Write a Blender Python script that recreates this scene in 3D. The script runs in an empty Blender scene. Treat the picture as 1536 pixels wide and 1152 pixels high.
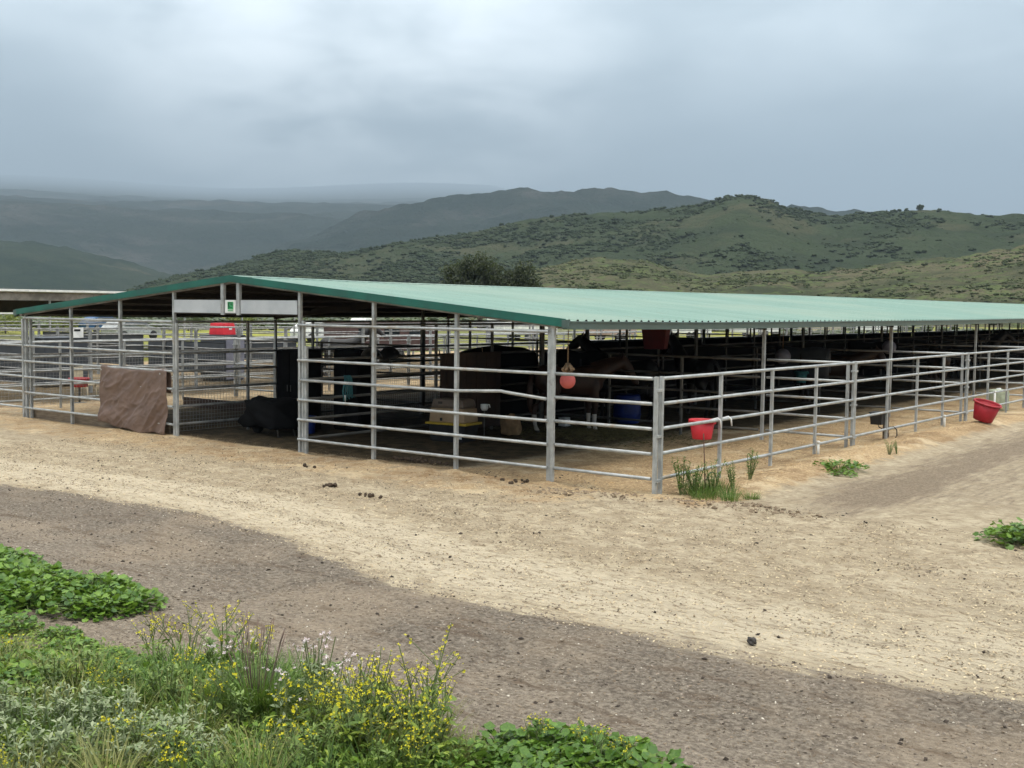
import bpy, bmesh, math, random
import numpy as np
from mathutils import Vector, Matrix, Euler

SC = bpy.context.scene
COL = SC.collection
rad = math.radians

# ------------------------------------------------------------------ camera, sky, sun, exposure
cam_d = bpy.data.cameras.new('camera')
cam = bpy.data.objects.new('camera', cam_d)
COL.objects.link(cam)
cam.location = (17.278, -13.891, 2.613)
_y, _p, _r = rad(-37.54), rad(-3.749), rad(0.658)
_f = Vector((math.sin(_y) * math.cos(_p), math.cos(_y) * math.cos(_p), math.sin(_p)))
_rt = Vector((math.cos(_y), -math.sin(_y), 0))
_up = _rt.cross(_f)
_r2 = _rt * math.cos(_r) + _up * math.sin(_r)
_u2 = -_rt * math.sin(_r) + _up * math.cos(_r)
cam.rotation_euler = Matrix((_r2, _u2, -_f)).transposed().to_euler()
cam_d.sensor_width = 36.0
cam_d.lens = 1717.0 / 1536 * 36
cam_d.clip_start = 0.1
cam_d.clip_end = 60000
SC.camera = cam

SUN_DIR = Vector((0.42, -0.20, 1.0)).normalized()
SUN_EL = math.asin(SUN_DIR.z)
SUN_AZ = math.atan2(SUN_DIR.x, SUN_DIR.y)


def new_tree(mat):
    mat.use_nodes = True
    nt = mat.node_tree
    nt.nodes.clear()
    return nt


class NT:
    """tiny node-tree writer"""
    def __init__(s, nt):
        s.nt = nt

    def n(s, kind, **kw):
        o = s.nt.nodes.new(kind)
        for k, v in kw.items():
            if k == 'inp':
                for kk, vv in v.items():
                    if hasattr(vv, 'is_output'):
                        s.nt.links.new(vv, o.inputs[kk])
                    else:
                        o.inputs[kk].default_value = vv
            else:
                setattr(o, k, v)
        return o

    def noise(s, vec, scale, detail=4, rough=0.55, dist=0.0):
        o = s.n('ShaderNodeTexNoise', inp={'Scale': scale, 'Detail': detail, 'Roughness': rough, 'Distortion': dist})
        if vec is not None:
            s.nt.links.new(vec, o.inputs['Vector'])
        return o.outputs['Fac']

    def math(s, op, a, b=None, c=None, clamp=False):
        o = s.n('ShaderNodeMath', operation=op, use_clamp=clamp)
        for i, v in enumerate((a, b, c)):
            if v is None:
                continue
            if hasattr(v, 'is_output'):
                s.nt.links.new(v, o.inputs[i])
            else:
                o.inputs[i].default_value = v
        return o.outputs[0]

    def ramp(s, fac, a, b, smooth=True):
        o = s.n('ShaderNodeMapRange', interpolation_type='SMOOTHSTEP' if smooth else 'LINEAR')
        o.inputs['From Min'].default_value = a
        o.inputs['From Max'].default_value = b
        s.nt.links.new(fac, o.inputs['Value'])
        return o.outputs['Result']

    def mix(s, fac, a, b):
        o = s.n('ShaderNodeMix', data_type='RGBA')
        for k, v in ((0, fac), (6, a), (7, b)):
            if hasattr(v, 'is_output'):
                s.nt.links.new(v, o.inputs[k])
            elif k == 0:
                o.inputs[0].default_value = v
            else:
                o.inputs[k].default_value = (*v, 1) if len(v) == 3 else v
        return o.outputs[2]

    def map(s, vec, scale=(1, 1, 1), rot=(0, 0, 0), loc=(0, 0, 0)):
        o = s.n('ShaderNodeMapping')
        o.inputs['Scale'].default_value = scale
        o.inputs['Rotation'].default_value = rot
        o.inputs['Location'].default_value = loc
        s.nt.links.new(vec, o.inputs['Vector'])
        return o.outputs[0]


def make_world():
    w = bpy.data.worlds.new('World')
    SC.world = w
    w.use_nodes = True
    nt = w.node_tree
    nt.nodes.clear()
    t = NT(nt)
    sky = t.n('ShaderNodeTexSky', sky_type='NISHITA')
    sky.sun_disc = False
    sky.sun_elevation = SUN_EL
    sky.sun_rotation = SUN_AZ
    tc = t.n('ShaderNodeTexCoord').outputs['Generated']
    sep = t.n('ShaderNodeSeparateXYZ', inp={0: tc})
    z = sep.outputs['Z']
    zz = t.math('ADD', t.math('ABSOLUTE', z), 0.22)
    px = t.math('DIVIDE', sep.outputs['X'], zz)
    py = t.math('DIVIDE', sep.outputs['Y'], zz)
    cv = t.n('ShaderNodeCombineXYZ', inp={0: px, 1: py, 2: 0.0}).outputs[0]
    n1 = t.noise(cv, 1.1, 4, 0.5, 0.2)
    n2 = t.noise(t.map(cv, (1, 1, 1), (0, 0, 0.6), (3.1, 1.7, 0)), 3.2, 5, 0.5, 0.3)
    # overcast: dull low down, brighter overhead
    elev = t.ramp(z, 0.095, 0.25)
    dark = t.mix(elev, (3.4, 4.2, 4.9), (10.3, 11.9, 12.9))
    lite = t.mix(elev, (4.6, 5.7, 6.7), (18.4, 20.2, 21.2))
    cl = t.math('ADD', t.math('MULTIPLY', n1, 0.65), t.math('MULTIPLY', n2, 0.35))
    cl = t.ramp(cl, 0.38, 0.66)
    c = t.mix(cl, dark, lite)
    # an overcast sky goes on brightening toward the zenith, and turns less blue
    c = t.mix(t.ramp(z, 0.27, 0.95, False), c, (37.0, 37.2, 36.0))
    # the thin bright place in the overcast, above the far mountain
    v = t.n('ShaderNodeVectorMath', operation='DOT_PRODUCT')
    nt.links.new(tc, v.inputs[0])
    v.inputs[1].default_value = Vector((-0.695, 0.690, 0.200)).normalized()
    lobe = t.ramp(v.outputs['Value'], 0.968, 0.998)
    lobe = t.math('MULTIPLY', lobe, t.ramp(t.math('ADD', t.math('MULTIPLY', n2, 0.6), t.math('MULTIPLY', n1, 0.4)), 0.30, 0.66))
    c = t.mix(t.math('MULTIPLY', lobe, 0.85), c, (29.0, 30.4, 31.0))
    c = t.mix(0.95, sky.outputs[0], c)
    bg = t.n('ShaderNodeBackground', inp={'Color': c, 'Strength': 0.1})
    out = t.n('ShaderNodeOutputWorld')
    nt.links.new(bg.outputs[0], out.inputs['Surface'])


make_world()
sl = bpy.data.lights.new('sun', 'SUN')
sl.energy = 1.5
sl.angle = rad(14)
sl.color = (1.0, 0.90, 0.76)
sun = bpy.data.objects.new('sun', sl)
COL.objects.link(sun)
sun.rotation_euler = (-SUN_DIR).to_track_quat('-Z', 'Y').to_euler()
sun.location = (20, -10, 40)

SC.view_settings.view_transform = 'Standard'
SC.view_settings.look = 'None'
SC.view_settings.gamma = 1.0
SC.view_settings.use_curve_mapping = False
SC.view_settings.exposure = 0.24
SC.render.engine = 'CYCLES'
SC.cycles.use_denoising = True
SC.cycles.max_bounces = 6
SC.cycles.diffuse_bounces = 3
SC.cycles.glossy_bounces = 2
SC.cycles.transmission_bounces = 3
SC.cycles.transparent_max_bounces = 12
SC.cycles.volume_bounces = 0
SC.cycles.caustics_reflective = False
SC.cycles.caustics_refractive = False

# ------------------------------------------------------------------ helpers
RNG = np.random.default_rng(7)
random.seed(7)
U = 1.83          # the barn's six-foot module
ORD = ['first', 'second', 'third', 'fourth', 'fifth', 'sixth', 'seventh', 'eighth', 'ninth', 'tenth', 'eleventh',
       'twelfth', 'thirteenth', 'fourteenth']


def tag(o, label=None, cat=None, group=None, kind=None):
    if label: o['label'] = label
    if cat: o['category'] = cat
    if group: o['group'] = group
    if kind: o['kind'] = kind
    return o


def thing(name, label, cat, loc=(0, 0, 0), rz=0.0, group=None):
    o = bpy.data.objects.new(name, None)
    o.empty_display_size = 0.2
    COL.objects.link(o)
    o.location = loc
    o.rotation_euler = (0, 0, rz)
    return tag(o, label, cat, group)


def link(name, me, parent=None, loc=(0, 0, 0), rot=(0, 0, 0), scale=(1, 1, 1)):
    o = bpy.data.objects.new(name, me)
    COL.objects.link(o)
    o.parent = parent
    o.location = loc
    o.rotation_euler = rot
    o.scale = scale
    return o


def copy_tree(o, parent=None):
    c = o.copy()
    COL.objects.link(c)
    if parent is not None:
        c.parent = parent
    for ch in list(o.children):
        copy_tree(ch, c)
    return c


def np_mesh(name, V, F, mats, smooth=False, midx=None, attrs=None):
    """V (n,3), F (m,k) uniform faces"""
    V = np.asarray(V, np.float32)
    F = np.asarray(F, np.int32)
    m, k = F.shape
    me = bpy.data.meshes.new(name)
    me.vertices.add(len(V))
    me.vertices.foreach_set('co', V.ravel())
    me.loops.add(m * k)
    me.loops.foreach_set('vertex_index', F.ravel())
    me.polygons.add(m)
    me.polygons.foreach_set('loop_start', np.arange(0, m * k, k, dtype=np.int32))
    if not isinstance(mats, (list, tuple)):
        mats = [mats]
    for mm in mats:
        me.materials.append(mm)
    if midx is not None:
        me.polygons.foreach_set('material_index', np.asarray(midx, np.int32))
    me.polygons.foreach_set('use_smooth', np.full(m, smooth, bool))
    if attrs:
        for an, arr in attrs.items():
            a = me.color_attributes.new(an, 'FLOAT_COLOR', 'POINT')
            a.data.foreach_set('color', np.asarray(arr, np.float32).ravel())
    me.update()
    me.validate()
    return me


class MB:
    """collects simple solids, then links them as ONE mesh"""
    def __init__(s):
        s.v, s.f, s.m, s.sm = [], [], [], []
        s.mi = 0

    def add(s, vs, fs, smooth=False):
        o = len(s.v)
        s.v += [tuple(v) for v in vs]
        for f in fs:
            s.f.append(tuple(i + o for i in f))
            s.m.append(s.mi)
            s.sm.append(smooth)
        return s

    def box(s, c, d, rz=0.0, taper=None):
        x, y, z = (q / 2 for q in d)
        ca, sa = math.cos(rz), math.sin(rz)
        vs = []
        for sx, sy, sz in ((-1, -1, -1), (1, -1, -1), (1, 1, -1), (-1, 1, -1), (-1, -1, 1), (1, -1, 1), (1, 1, 1), (-1, 1, 1)):
            tx = x * sx * (taper if taper and sz < 0 else 1)
            ty = y * sy * (taper if taper and sz < 0 else 1)
            vs.append((c[0] + tx * ca - ty * sa, c[1] + tx * sa + ty * ca, c[2] + z * sz))
        return s.add(vs, [(0, 3, 2, 1), (4, 5, 6, 7), (0, 1, 5, 4), (1, 2, 6, 5), (2, 3, 7, 6), (3, 0, 4, 7)])

    def tube(s, pts, r, n=8, cap=True):
        pts = [Vector(p) for p in pts]
        rs = r if isinstance(r, (list, tuple)) else [r] * len(pts)
        rings = []
        for i, p in enumerate(pts):
            d = (pts[min(i + 1, len(pts) - 1)] - pts[max(i - 1, 0)]).normalized()
            up = Vector((0, 0, 1)) if abs(d.z) < 0.9 else Vector((1, 0, 0))
            a = d.cross(up).normalized()
            b = a.cross(d)
            rings.append([p + (a * math.cos(2 * math.pi * k / n) + b * math.sin(2 * math.pi * k / n)) * rs[i] for k in range(n)])
        vs = [v for rg in rings for v in rg]
        fs = []
        for i in range(len(pts) - 1):
            for k in range(n):
                k2 = (k + 1) % n
                fs.append((i * n + k, i * n + k2, (i + 1) * n + k2, (i + 1) * n + k))
        s.add(vs, fs, True)
        if cap:
            o = len(s.v) - len(vs)
            s.f.append(tuple(o + k for k in reversed(range(n)))); s.m.append(s.mi); s.sm.append(False)
            s.f.append(tuple(o + (len(pts) - 1) * n + k for k in range(n))); s.m.append(s.mi); s.sm.append(False)
        return s

    def lathe(s, prof, n=24, c=(0, 0, 0), sx=1.0, sy=1.0, smooth=True):
        """prof: (radius, z) from the outside bottom up and over"""
        vs = []
        for r, z in prof:
            for k in range(n):
                a = 2 * math.pi * k / n
                vs.append((c[0] + r * sx * math.cos(a), c[1] + r * sy * math.sin(a), c[2] + z))
        fs = []
        for i in range(len(prof) - 1):
            for k in range(n):
                k2 = (k + 1) % n
                fs.append((i * n + k, i * n + k2, (i + 1) * n + k2, (i + 1) * n + k))
        return s.add(vs, fs, smooth)

    def build(s, name, mats, parent=None, world=True, bevel=0.0):
        me = bpy.data.meshes.new(name)
        off = Vector((0, 0, 0))
        if world and parent is not None:
            p = parent
            while p is not None:
                off += Vector(p.location)
                p = p.parent
        me.from_pydata([tuple(Vector(v) - off) for v in s.v], [], s.f)
        if not isinstance(mats, (list, tuple)):
            mats = [mats]
        for mm in mats:
            me.materials.append(mm)
        me.polygons.foreach_set('material_index', s.m)
        me.polygons.foreach_set('use_smooth', s.sm)
        me.update()
        if bevel:
            bm = bmesh.new()
            bm.from_mesh(me)
            bmesh.ops.remove_doubles(bm, verts=bm.verts, dist=1e-5)
            bmesh.ops.bevel(bm, geom=[e for e in bm.edges if len(e.link_faces) == 2 and e.calc_face_angle(0) > 0.6],
                            offset=bevel, segments=2, affect='EDGES', profile=0.6)
            bm.to_mesh(me)
            bm.free()
        return link(name, me, parent)


def rotmats(yaw, pitch, roll):
    cy, sy = np.cos(yaw), np.sin(yaw)
    cp, sp = np.cos(pitch), np.sin(pitch)
    cr, sr = np.cos(roll), np.sin(roll)
    z, o = np.zeros_like(yaw), np.ones_like(yaw)
    Rz = np.stack([cy, -sy, z, sy, cy, z, z, z, o], -1).reshape(-1, 3, 3)
    Ry = np.stack([cp, z, sp, z, o, z, -sp, z, cp], -1).reshape(-1, 3, 3)
    Rx = np.stack([o, z, z, z, cr, -sr, z, sr, cr], -1).reshape(-1, 3, 3)
    return Rz @ Ry @ Rx


def scatter(tv, tf, pos, R, scale):
    """many copies of a template joined as arrays"""
    tv = np.asarray(tv, float)
    tf = np.asarray(tf)
    pos = np.asarray(pos, float)
    scale = np.asarray(scale, float)
    if scale.ndim == 1:
        scale = scale[:, None].repeat(3, 1)
    V = np.einsum('nij,nkj->nki', R, tv[None] * scale[:, None, :]) + pos[:, None, :]
    n, k = len(pos), len(tv)
    F = tf[None] + (np.arange(n) * k)[:, None, None]
    return V.reshape(-1, 3), F.reshape(-1, tf.shape[1])


def joinVF(parts):
    V, F, o = [], [], 0
    for v, f in parts:
        V.append(v); F.append(f + o); o += len(v)
    return np.concatenate(V), np.concatenate(F)


# lattice value noise
_P = np.random.default_rng(3).random((256, 256))


def vnoise(x, y):
    xi, yi = np.floor(x).astype(int), np.floor(y).astype(int)
    fx, fy = x - xi, y - yi
    fx = fx * fx * (3 - 2 * fx)
    fy = fy * fy * (3 - 2 * fy)
    g = lambda a, b: _P[a & 255, b & 255]
    return (g(xi, yi) * (1 - fx) + g(xi + 1, yi) * fx) * (1 - fy) + (g(xi, yi + 1) * (1 - fx) + g(xi + 1, yi + 1) * fx) * fy


def fbm(x, y, oct=5, gain=0.5):
    a, s, t = 1.0, 0.0, 0.0
    for i in range(oct):
        s = s + a * (vnoise(x * 2 ** i + 17.3 * i, y * 2 ** i + 5.1 * i) - 0.5)
        t += a
        a *= gain
    return s / t * 2


def smooth01(x):
    x = np.clip(x, 0, 1)
    return x * x * (3 - 2 * x)


# ------------------------------------------------------------------ materials
def principled(t, **kw):
    b = t.n('ShaderNodeBsdfPrincipled')
    for k, v in kw.items():
        k = {'Base': 'Base Color', 'Rough': 'Roughness', 'Spec': 'Specular IOR Level', 'Metal': 'Metallic'}.get(k, k)
        if hasattr(v, 'is_output'):
            t.nt.links.new(v, b.inputs[k])
        else:
            b.inputs[k].default_value = (*v, 1) if isinstance(v, tuple) and len(v) == 3 else v
    return b


def finish(t, shader, disp=None):
    o = t.n('ShaderNodeOutputMaterial')
    t.nt.links.new(shader, o.inputs['Surface'])


def mat_pos(t, coord):
    if coord == 'World':
        return t.n('ShaderNodeNewGeometry').outputs['Position']
    return t.n('ShaderNodeTexCoord').outputs[coord]


def mat(name, a, b=None, scale=6.0, rough=0.6, metal=0.0, spec=0.4, bump=0.0, bscale=None, lo=0.35, hi=0.65, stretch=(1, 1, 1), dirt=None, coord='Object'):
    m = bpy.data.materials.new(name)
    t = NT(new_tree(m))
    tc = mat_pos(t, coord)
    v = t.map(tc, stretch)
    n = t.noise(v, scale, 5, 0.6)
    b = b or tuple(q * 0.75 for q in a)
    c = t.mix(t.ramp(n, lo, hi), b, a)
    if dirt:
        n3 = t.noise(tc, dirt[1], 6, 0.7)
        c = t.mix(t.ramp(n3, dirt[2], dirt[2] + 0.15), c, dirt[0])
    r = t.math('ADD', t.math('MULTIPLY', n, 0.25), rough - 0.12)
    p = principled(t, Base=c, Rough=r, Metal=metal, Spec=spec)
    if bump:
        bp = t.n('ShaderNodeBump', inp={'Strength': 1.0, 'Distance': bump, 'Height': t.noise(v, bscale or scale * 3, 5, 0.6)})
        t.nt.links.new(bp.outputs[0], p.inputs['Normal'])
    finish(t, p.outputs[0])
    return m


def leaf_mat(name, a, b, scale=3.0, trans=0.3, rough=0.5):
    m = bpy.data.materials.new(name)
    t = NT(new_tree(m))
    tc = t.n('ShaderNodeTexCoord').outputs['Object']
    oi = t.n('ShaderNodeObjectInfo')
    gi = t.n('ShaderNodeNewGeometry')
    n = t.noise(tc, scale, 3, 0.6)
    f = t.math('ADD', t.math('MULTIPLY', n, 0.55), t.math('MULTIPLY', gi.outputs['Random Per Island'], 0.45))
    c = t.mix(t.ramp(f, 0.25, 0.75), b, a)
    p = principled(t, Base=c, Rough=rough, Spec=0.35)
    tr = t.n('ShaderNodeBsdfTranslucent', inp={'Color': t.mix(0.5, c, (0.16, 0.22, 0.03))})
    mx = t.n('ShaderNodeMixShader', inp={0: trans, 1: p.outputs[0], 2: tr.outputs[0]})
    finish(t, mx.outputs[0])
    return m


M = {}
M['galv'] = mat('galvanized_pipe', (0.44, 0.45, 0.445), (0.31, 0.32, 0.315), 5, 0.46, 0.35, bump=0.0008, bscale=40, dirt=((0.30, 0.25, 0.19), 2.3, 0.57), coord='World')
M['galv_shaded'] = mat('shade_darkened_pipe', (0.17, 0.165, 0.15), (0.09, 0.085, 0.075), 6, 0.6, 0.3, dirt=((0.07, 0.055, 0.04), 2.5, 0.5))  # galvanized pipe with the shade under the roof put into its colour
M['wire'] = mat('mesh_wire', (0.30, 0.30, 0.29), (0.2, 0.2, 0.19), 8, 0.5, 0.6)
M['trim'] = mat('dark_green_trim', (0.010, 0.115, 0.085), (0.014, 0.085, 0.066), 2.2, 0.42, 0.0, 0.45, dirt=((0.06, 0.12, 0.10), 5, 0.66))
M['gutter'] = mat('grey_green_gutter', (0.085, 0.125, 0.115), (0.065, 0.1, 0.09), 1.3, 0.45, 0.0, 0.45)
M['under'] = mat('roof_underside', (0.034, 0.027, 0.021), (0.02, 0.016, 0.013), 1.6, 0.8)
M['purlin'] = mat('purlin_steel', (0.30, 0.27, 0.235), (0.16, 0.14, 0.12), 2.2, 0.6, 0.25)
M['header'] = mat('white_header_sheet', (0.46, 0.48, 0.495), (0.38, 0.40, 0.42), 1.5, 0.45, dirt=((0.34, 0.33, 0.31), 2.2, 0.66))
M['white'] = mat('white_paint', (0.78, 0.78, 0.76), (0.64, 0.64, 0.62), 3, 0.5)
M['black'] = mat('black_plastic', (0.012, 0.012, 0.013), (0.02, 0.02, 0.02), 5, 0.5)
M['shade'] = mat('matte_black', (0.011, 0.011, 0.012), (0.006, 0.006, 0.006), 3, 0.9, spec=0.1)
M['brownwall'] = mat('brown_wall_sheet', (0.062, 0.036, 0.026), (0.04, 0.025, 0.018), 2, 0.7)
M['red'] = mat('red_plastic', (0.62, 0.022, 0.035), (0.52, 0.02, 0.03), 5, 0.42, spec=0.5, dirt=((0.30, 0.06, 0.05), 9, 0.66))
M['redold'] = mat('faded_red_plastic', (0.36, 0.014, 0.026), (0.28, 0.012, 0.02), 6, 0.5, dirt=((0.22, 0.05, 0.04), 8, 0.6))
M['blue'] = mat('blue_plastic', (0.008, 0.030, 0.20), (0.006, 0.02, 0.13), 5, 0.45)
M['teal'] = mat('teal_rope', (0.04, 0.16, 0.17), (0.03, 0.1, 0.11), 30, 0.9)
M['pinkball'] = mat('pink_red_rubber', (0.62, 0.14, 0.12), (0.52, 0.1, 0.09), 6, 0.6)
M['rope'] = mat('tan_rope', (0.40, 0.26, 0.15), (0.25, 0.16, 0.09), 30, 0.9)
M['crate'] = mat('beige_crate_plastic', (0.42, 0.29, 0.17), (0.34, 0.23, 0.13), 4, 0.6)
M['cratetop'] = mat('taupe_crate_plastic', (0.20, 0.15, 0.11), (0.15, 0.11, 0.08), 4, 0.6)
M['yellow'] = mat('yellow_lid_plastic', (0.50, 0.34, 0.03), (0.4, 0.27, 0.02), 4, 0.5)
M['sack'] = mat('tan_sack_cloth', (0.36, 0.23, 0.12), (0.25, 0.15, 0.08), 9, 0.9, bump=0.01)
M['tarp'] = mat('brown_tarp_sheet', (0.150, 0.096, 0.072), (0.112, 0.071, 0.054), 3, 0.5, spec=0.5, bump=0.004, bscale=14, dirt=((0.25, 0.17, 0.13), 2.4, 0.62))
M['locker'] = mat('dark_grey_locker', (0.055, 0.06, 0.068), (0.04, 0.043, 0.05), 3, 0.5)
M['locker2'] = mat('lavender_grey_locker', (0.20, 0.20, 0.25), (0.16, 0.16, 0.2), 3, 0.5)
M['beige'] = mat('beige_plastic', (0.46, 0.40, 0.29), (0.36, 0.31, 0.22), 3, 0.6)
M['chestnut'] = mat('chestnut_coat', (0.045, 0.020, 0.011), (0.028, 0.013, 0.008), 5, 0.55)
M['blackcoat'] = mat('black_coat', (0.012, 0.010, 0.010), (0.008, 0.007, 0.007), 5, 0.5)
M['baycoat'] = mat('bay_coat', (0.035, 0.018, 0.010), (0.022, 0.012, 0.008), 5, 0.5)
M['whitehair'] = mat('white_hair', (0.62, 0.57, 0.50), (0.5, 0.45, 0.38), 8, 0.7)
M['hoof'] = mat('hoof_horn', (0.07, 0.055, 0.045), (0.05, 0.04, 0.03), 8, 0.6)
M['dung'] = mat('dung', (0.070, 0.047, 0.030), (0.04, 0.028, 0.018), 20, 0.95)
M['hay'] = mat('hay', (0.16, 0.135, 0.06), (0.10, 0.085, 0.035), 12, 0.95)
M['rust'] = mat('rusty_rod', (0.10, 0.045, 0.025), (0.06, 0.03, 0.02), 12, 0.8)
M['pvc'] = mat('white_pvc', (0.74, 0.74, 0.71), (0.62, 0.61, 0.56), 6, 0.45)
M['stone'] = mat('dark_stone', (0.06, 0.055, 0.05), (0.035, 0.03, 0.028), 20, 0.9)
M['wood'] = mat('grey_board', (0.22, 0.17, 0.12), (0.13, 0.1, 0.07), 3, 0.85, stretch=(1, 8, 8))
M['glass'] = mat('dark_glass', (0.02, 0.025, 0.03), (0.015, 0.02, 0.022), 2, 0.12, spec=0.8)
M['tyre'] = mat('tyre_rubber', (0.02, 0.02, 0.02), (0.015, 0.015, 0.015), 6, 0.85)
M['bark'] = mat('bark', (0.13, 0.105, 0.08), (0.07, 0.055, 0.045), 4, 0.9, bump=0.01, stretch=(4, 4, 1))
M['treeleaf'] = leaf_mat('tree_leaf', (0.060, 0.072, 0.036), (0.030, 0.038, 0.024), 0.7, 0.2)
M['mallow'] = leaf_mat('mallow_leaf', (0.170, 0.290, 0.036), (0.055, 0.130, 0.020), 4, 0.3, 0.40)
M['weed'] = leaf_mat('weed_leaf', (0.27, 0.345, 0.050), (0.085, 0.155, 0.026), 3, 0.3, 0.45)
M['silverstem'] = leaf_mat('silver_green_leaf', (0.235, 0.32, 0.085), (0.080, 0.140, 0.032), 5, 0.25)
M['silver'] = leaf_mat('silver_leaf', (0.31, 0.35, 0.205), (0.14, 0.19, 0.08), 5, 0.2)
M['grass'] = leaf_mat('grass_blade', (0.150, 0.25, 0.04), (0.055, 0.115, 0.022), 3, 0.3)
M['drygrass'] = leaf_mat('dry_grass', (0.30, 0.285, 0.10), (0.17, 0.20, 0.06), 3, 0.3)
M['stem'] = leaf_mat('green_stem', (0.17, 0.21, 0.075), (0.10, 0.14, 0.05), 4, 0.1)
M['petal'] = leaf_mat('yellow_petal', (0.82, 0.74, 0.025), (0.66, 0.58, 0.02), 9, 0.3)
M['wpetal'] = leaf_mat('white_petal', (0.80, 0.72, 0.72), (0.66, 0.52, 0.56), 9, 0.3)
M['greybush'] = leaf_mat('brush_leaf', (0.085, 0.11, 0.04), (0.045, 0.06, 0.028), 0.5, 0.15)
M['yellowbush'] = leaf_mat('yellow_green_leaf', (0.21, 0.23, 0.045), (0.11, 0.14, 0.035), 0.6, 0.15)
M['chap'] = mat('chaparral_leaf', (0.050, 0.063, 0.037), (0.032, 0.044, 0.026), 0.04, 1.0, spec=0.0, coord='Object')
M['sagehill'] = mat('sage_leaf', (0.105, 0.112, 0.062), (0.052, 0.066, 0.032), 0.06, 1.0, spec=0.0)


def roof_mat():
    m = bpy.data.materials.new('mint_roof_paint')
    t = NT(new_tree(m))
    pos = t.n('ShaderNodeNewGeometry').outputs['Position']
    n1 = t.noise(t.map(pos, (0.35, 2.2, 1)), 1.0, 5, 0.6)
    n2 = t.noise(pos, 0.25, 4, 0.6)
    c = t.mix(t.ramp(n1, 0.3, 0.7), (0.172, 0.280, 0.234), (0.212, 0.322, 0.270))
    oi = t.n('ShaderNodeObjectInfo')
    c = t.mix(t.math('MULTIPLY', oi.outputs['Random'], 0.5), c, (0.125, 0.240, 0.195))
    sep_ = t.n('ShaderNodeSeparateXYZ', inp={0: pos})
    row = t.math('ABSOLUTE', t.math('SUBTRACT', t.math('FRACT', t.math('DIVIDE', t.math('ABSOLUTE', sep_.outputs[0]), 1.47)), 0.5))
    c = t.mix(t.math('MULTIPLY', t.ramp(row, 0.484, 0.497), 0.35), c, (0.10, 0.16, 0.13))
    rs = t.noise(t.map(pos, (0.5, 5, 1)), 1.2, 6, 0.7)
    c = t.mix(t.math('MULTIPLY', t.ramp(rs, 0.58, 0.70), 0.45), c, (0.20, 0.21, 0.15))
    c = t.mix(t.math('MULTIPLY', t.ramp(n2, 0.42, 0.7), 0.5), c, (0.27, 0.33, 0.265))
    p = principled(t, Base=c, Rough=t.math('ADD', t.math('MULTIPLY', n1, 0.2), 0.38), Spec=0.5)
    finish(t, p.outputs[0])
    return m


M['roof'] = roof_mat()


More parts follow.
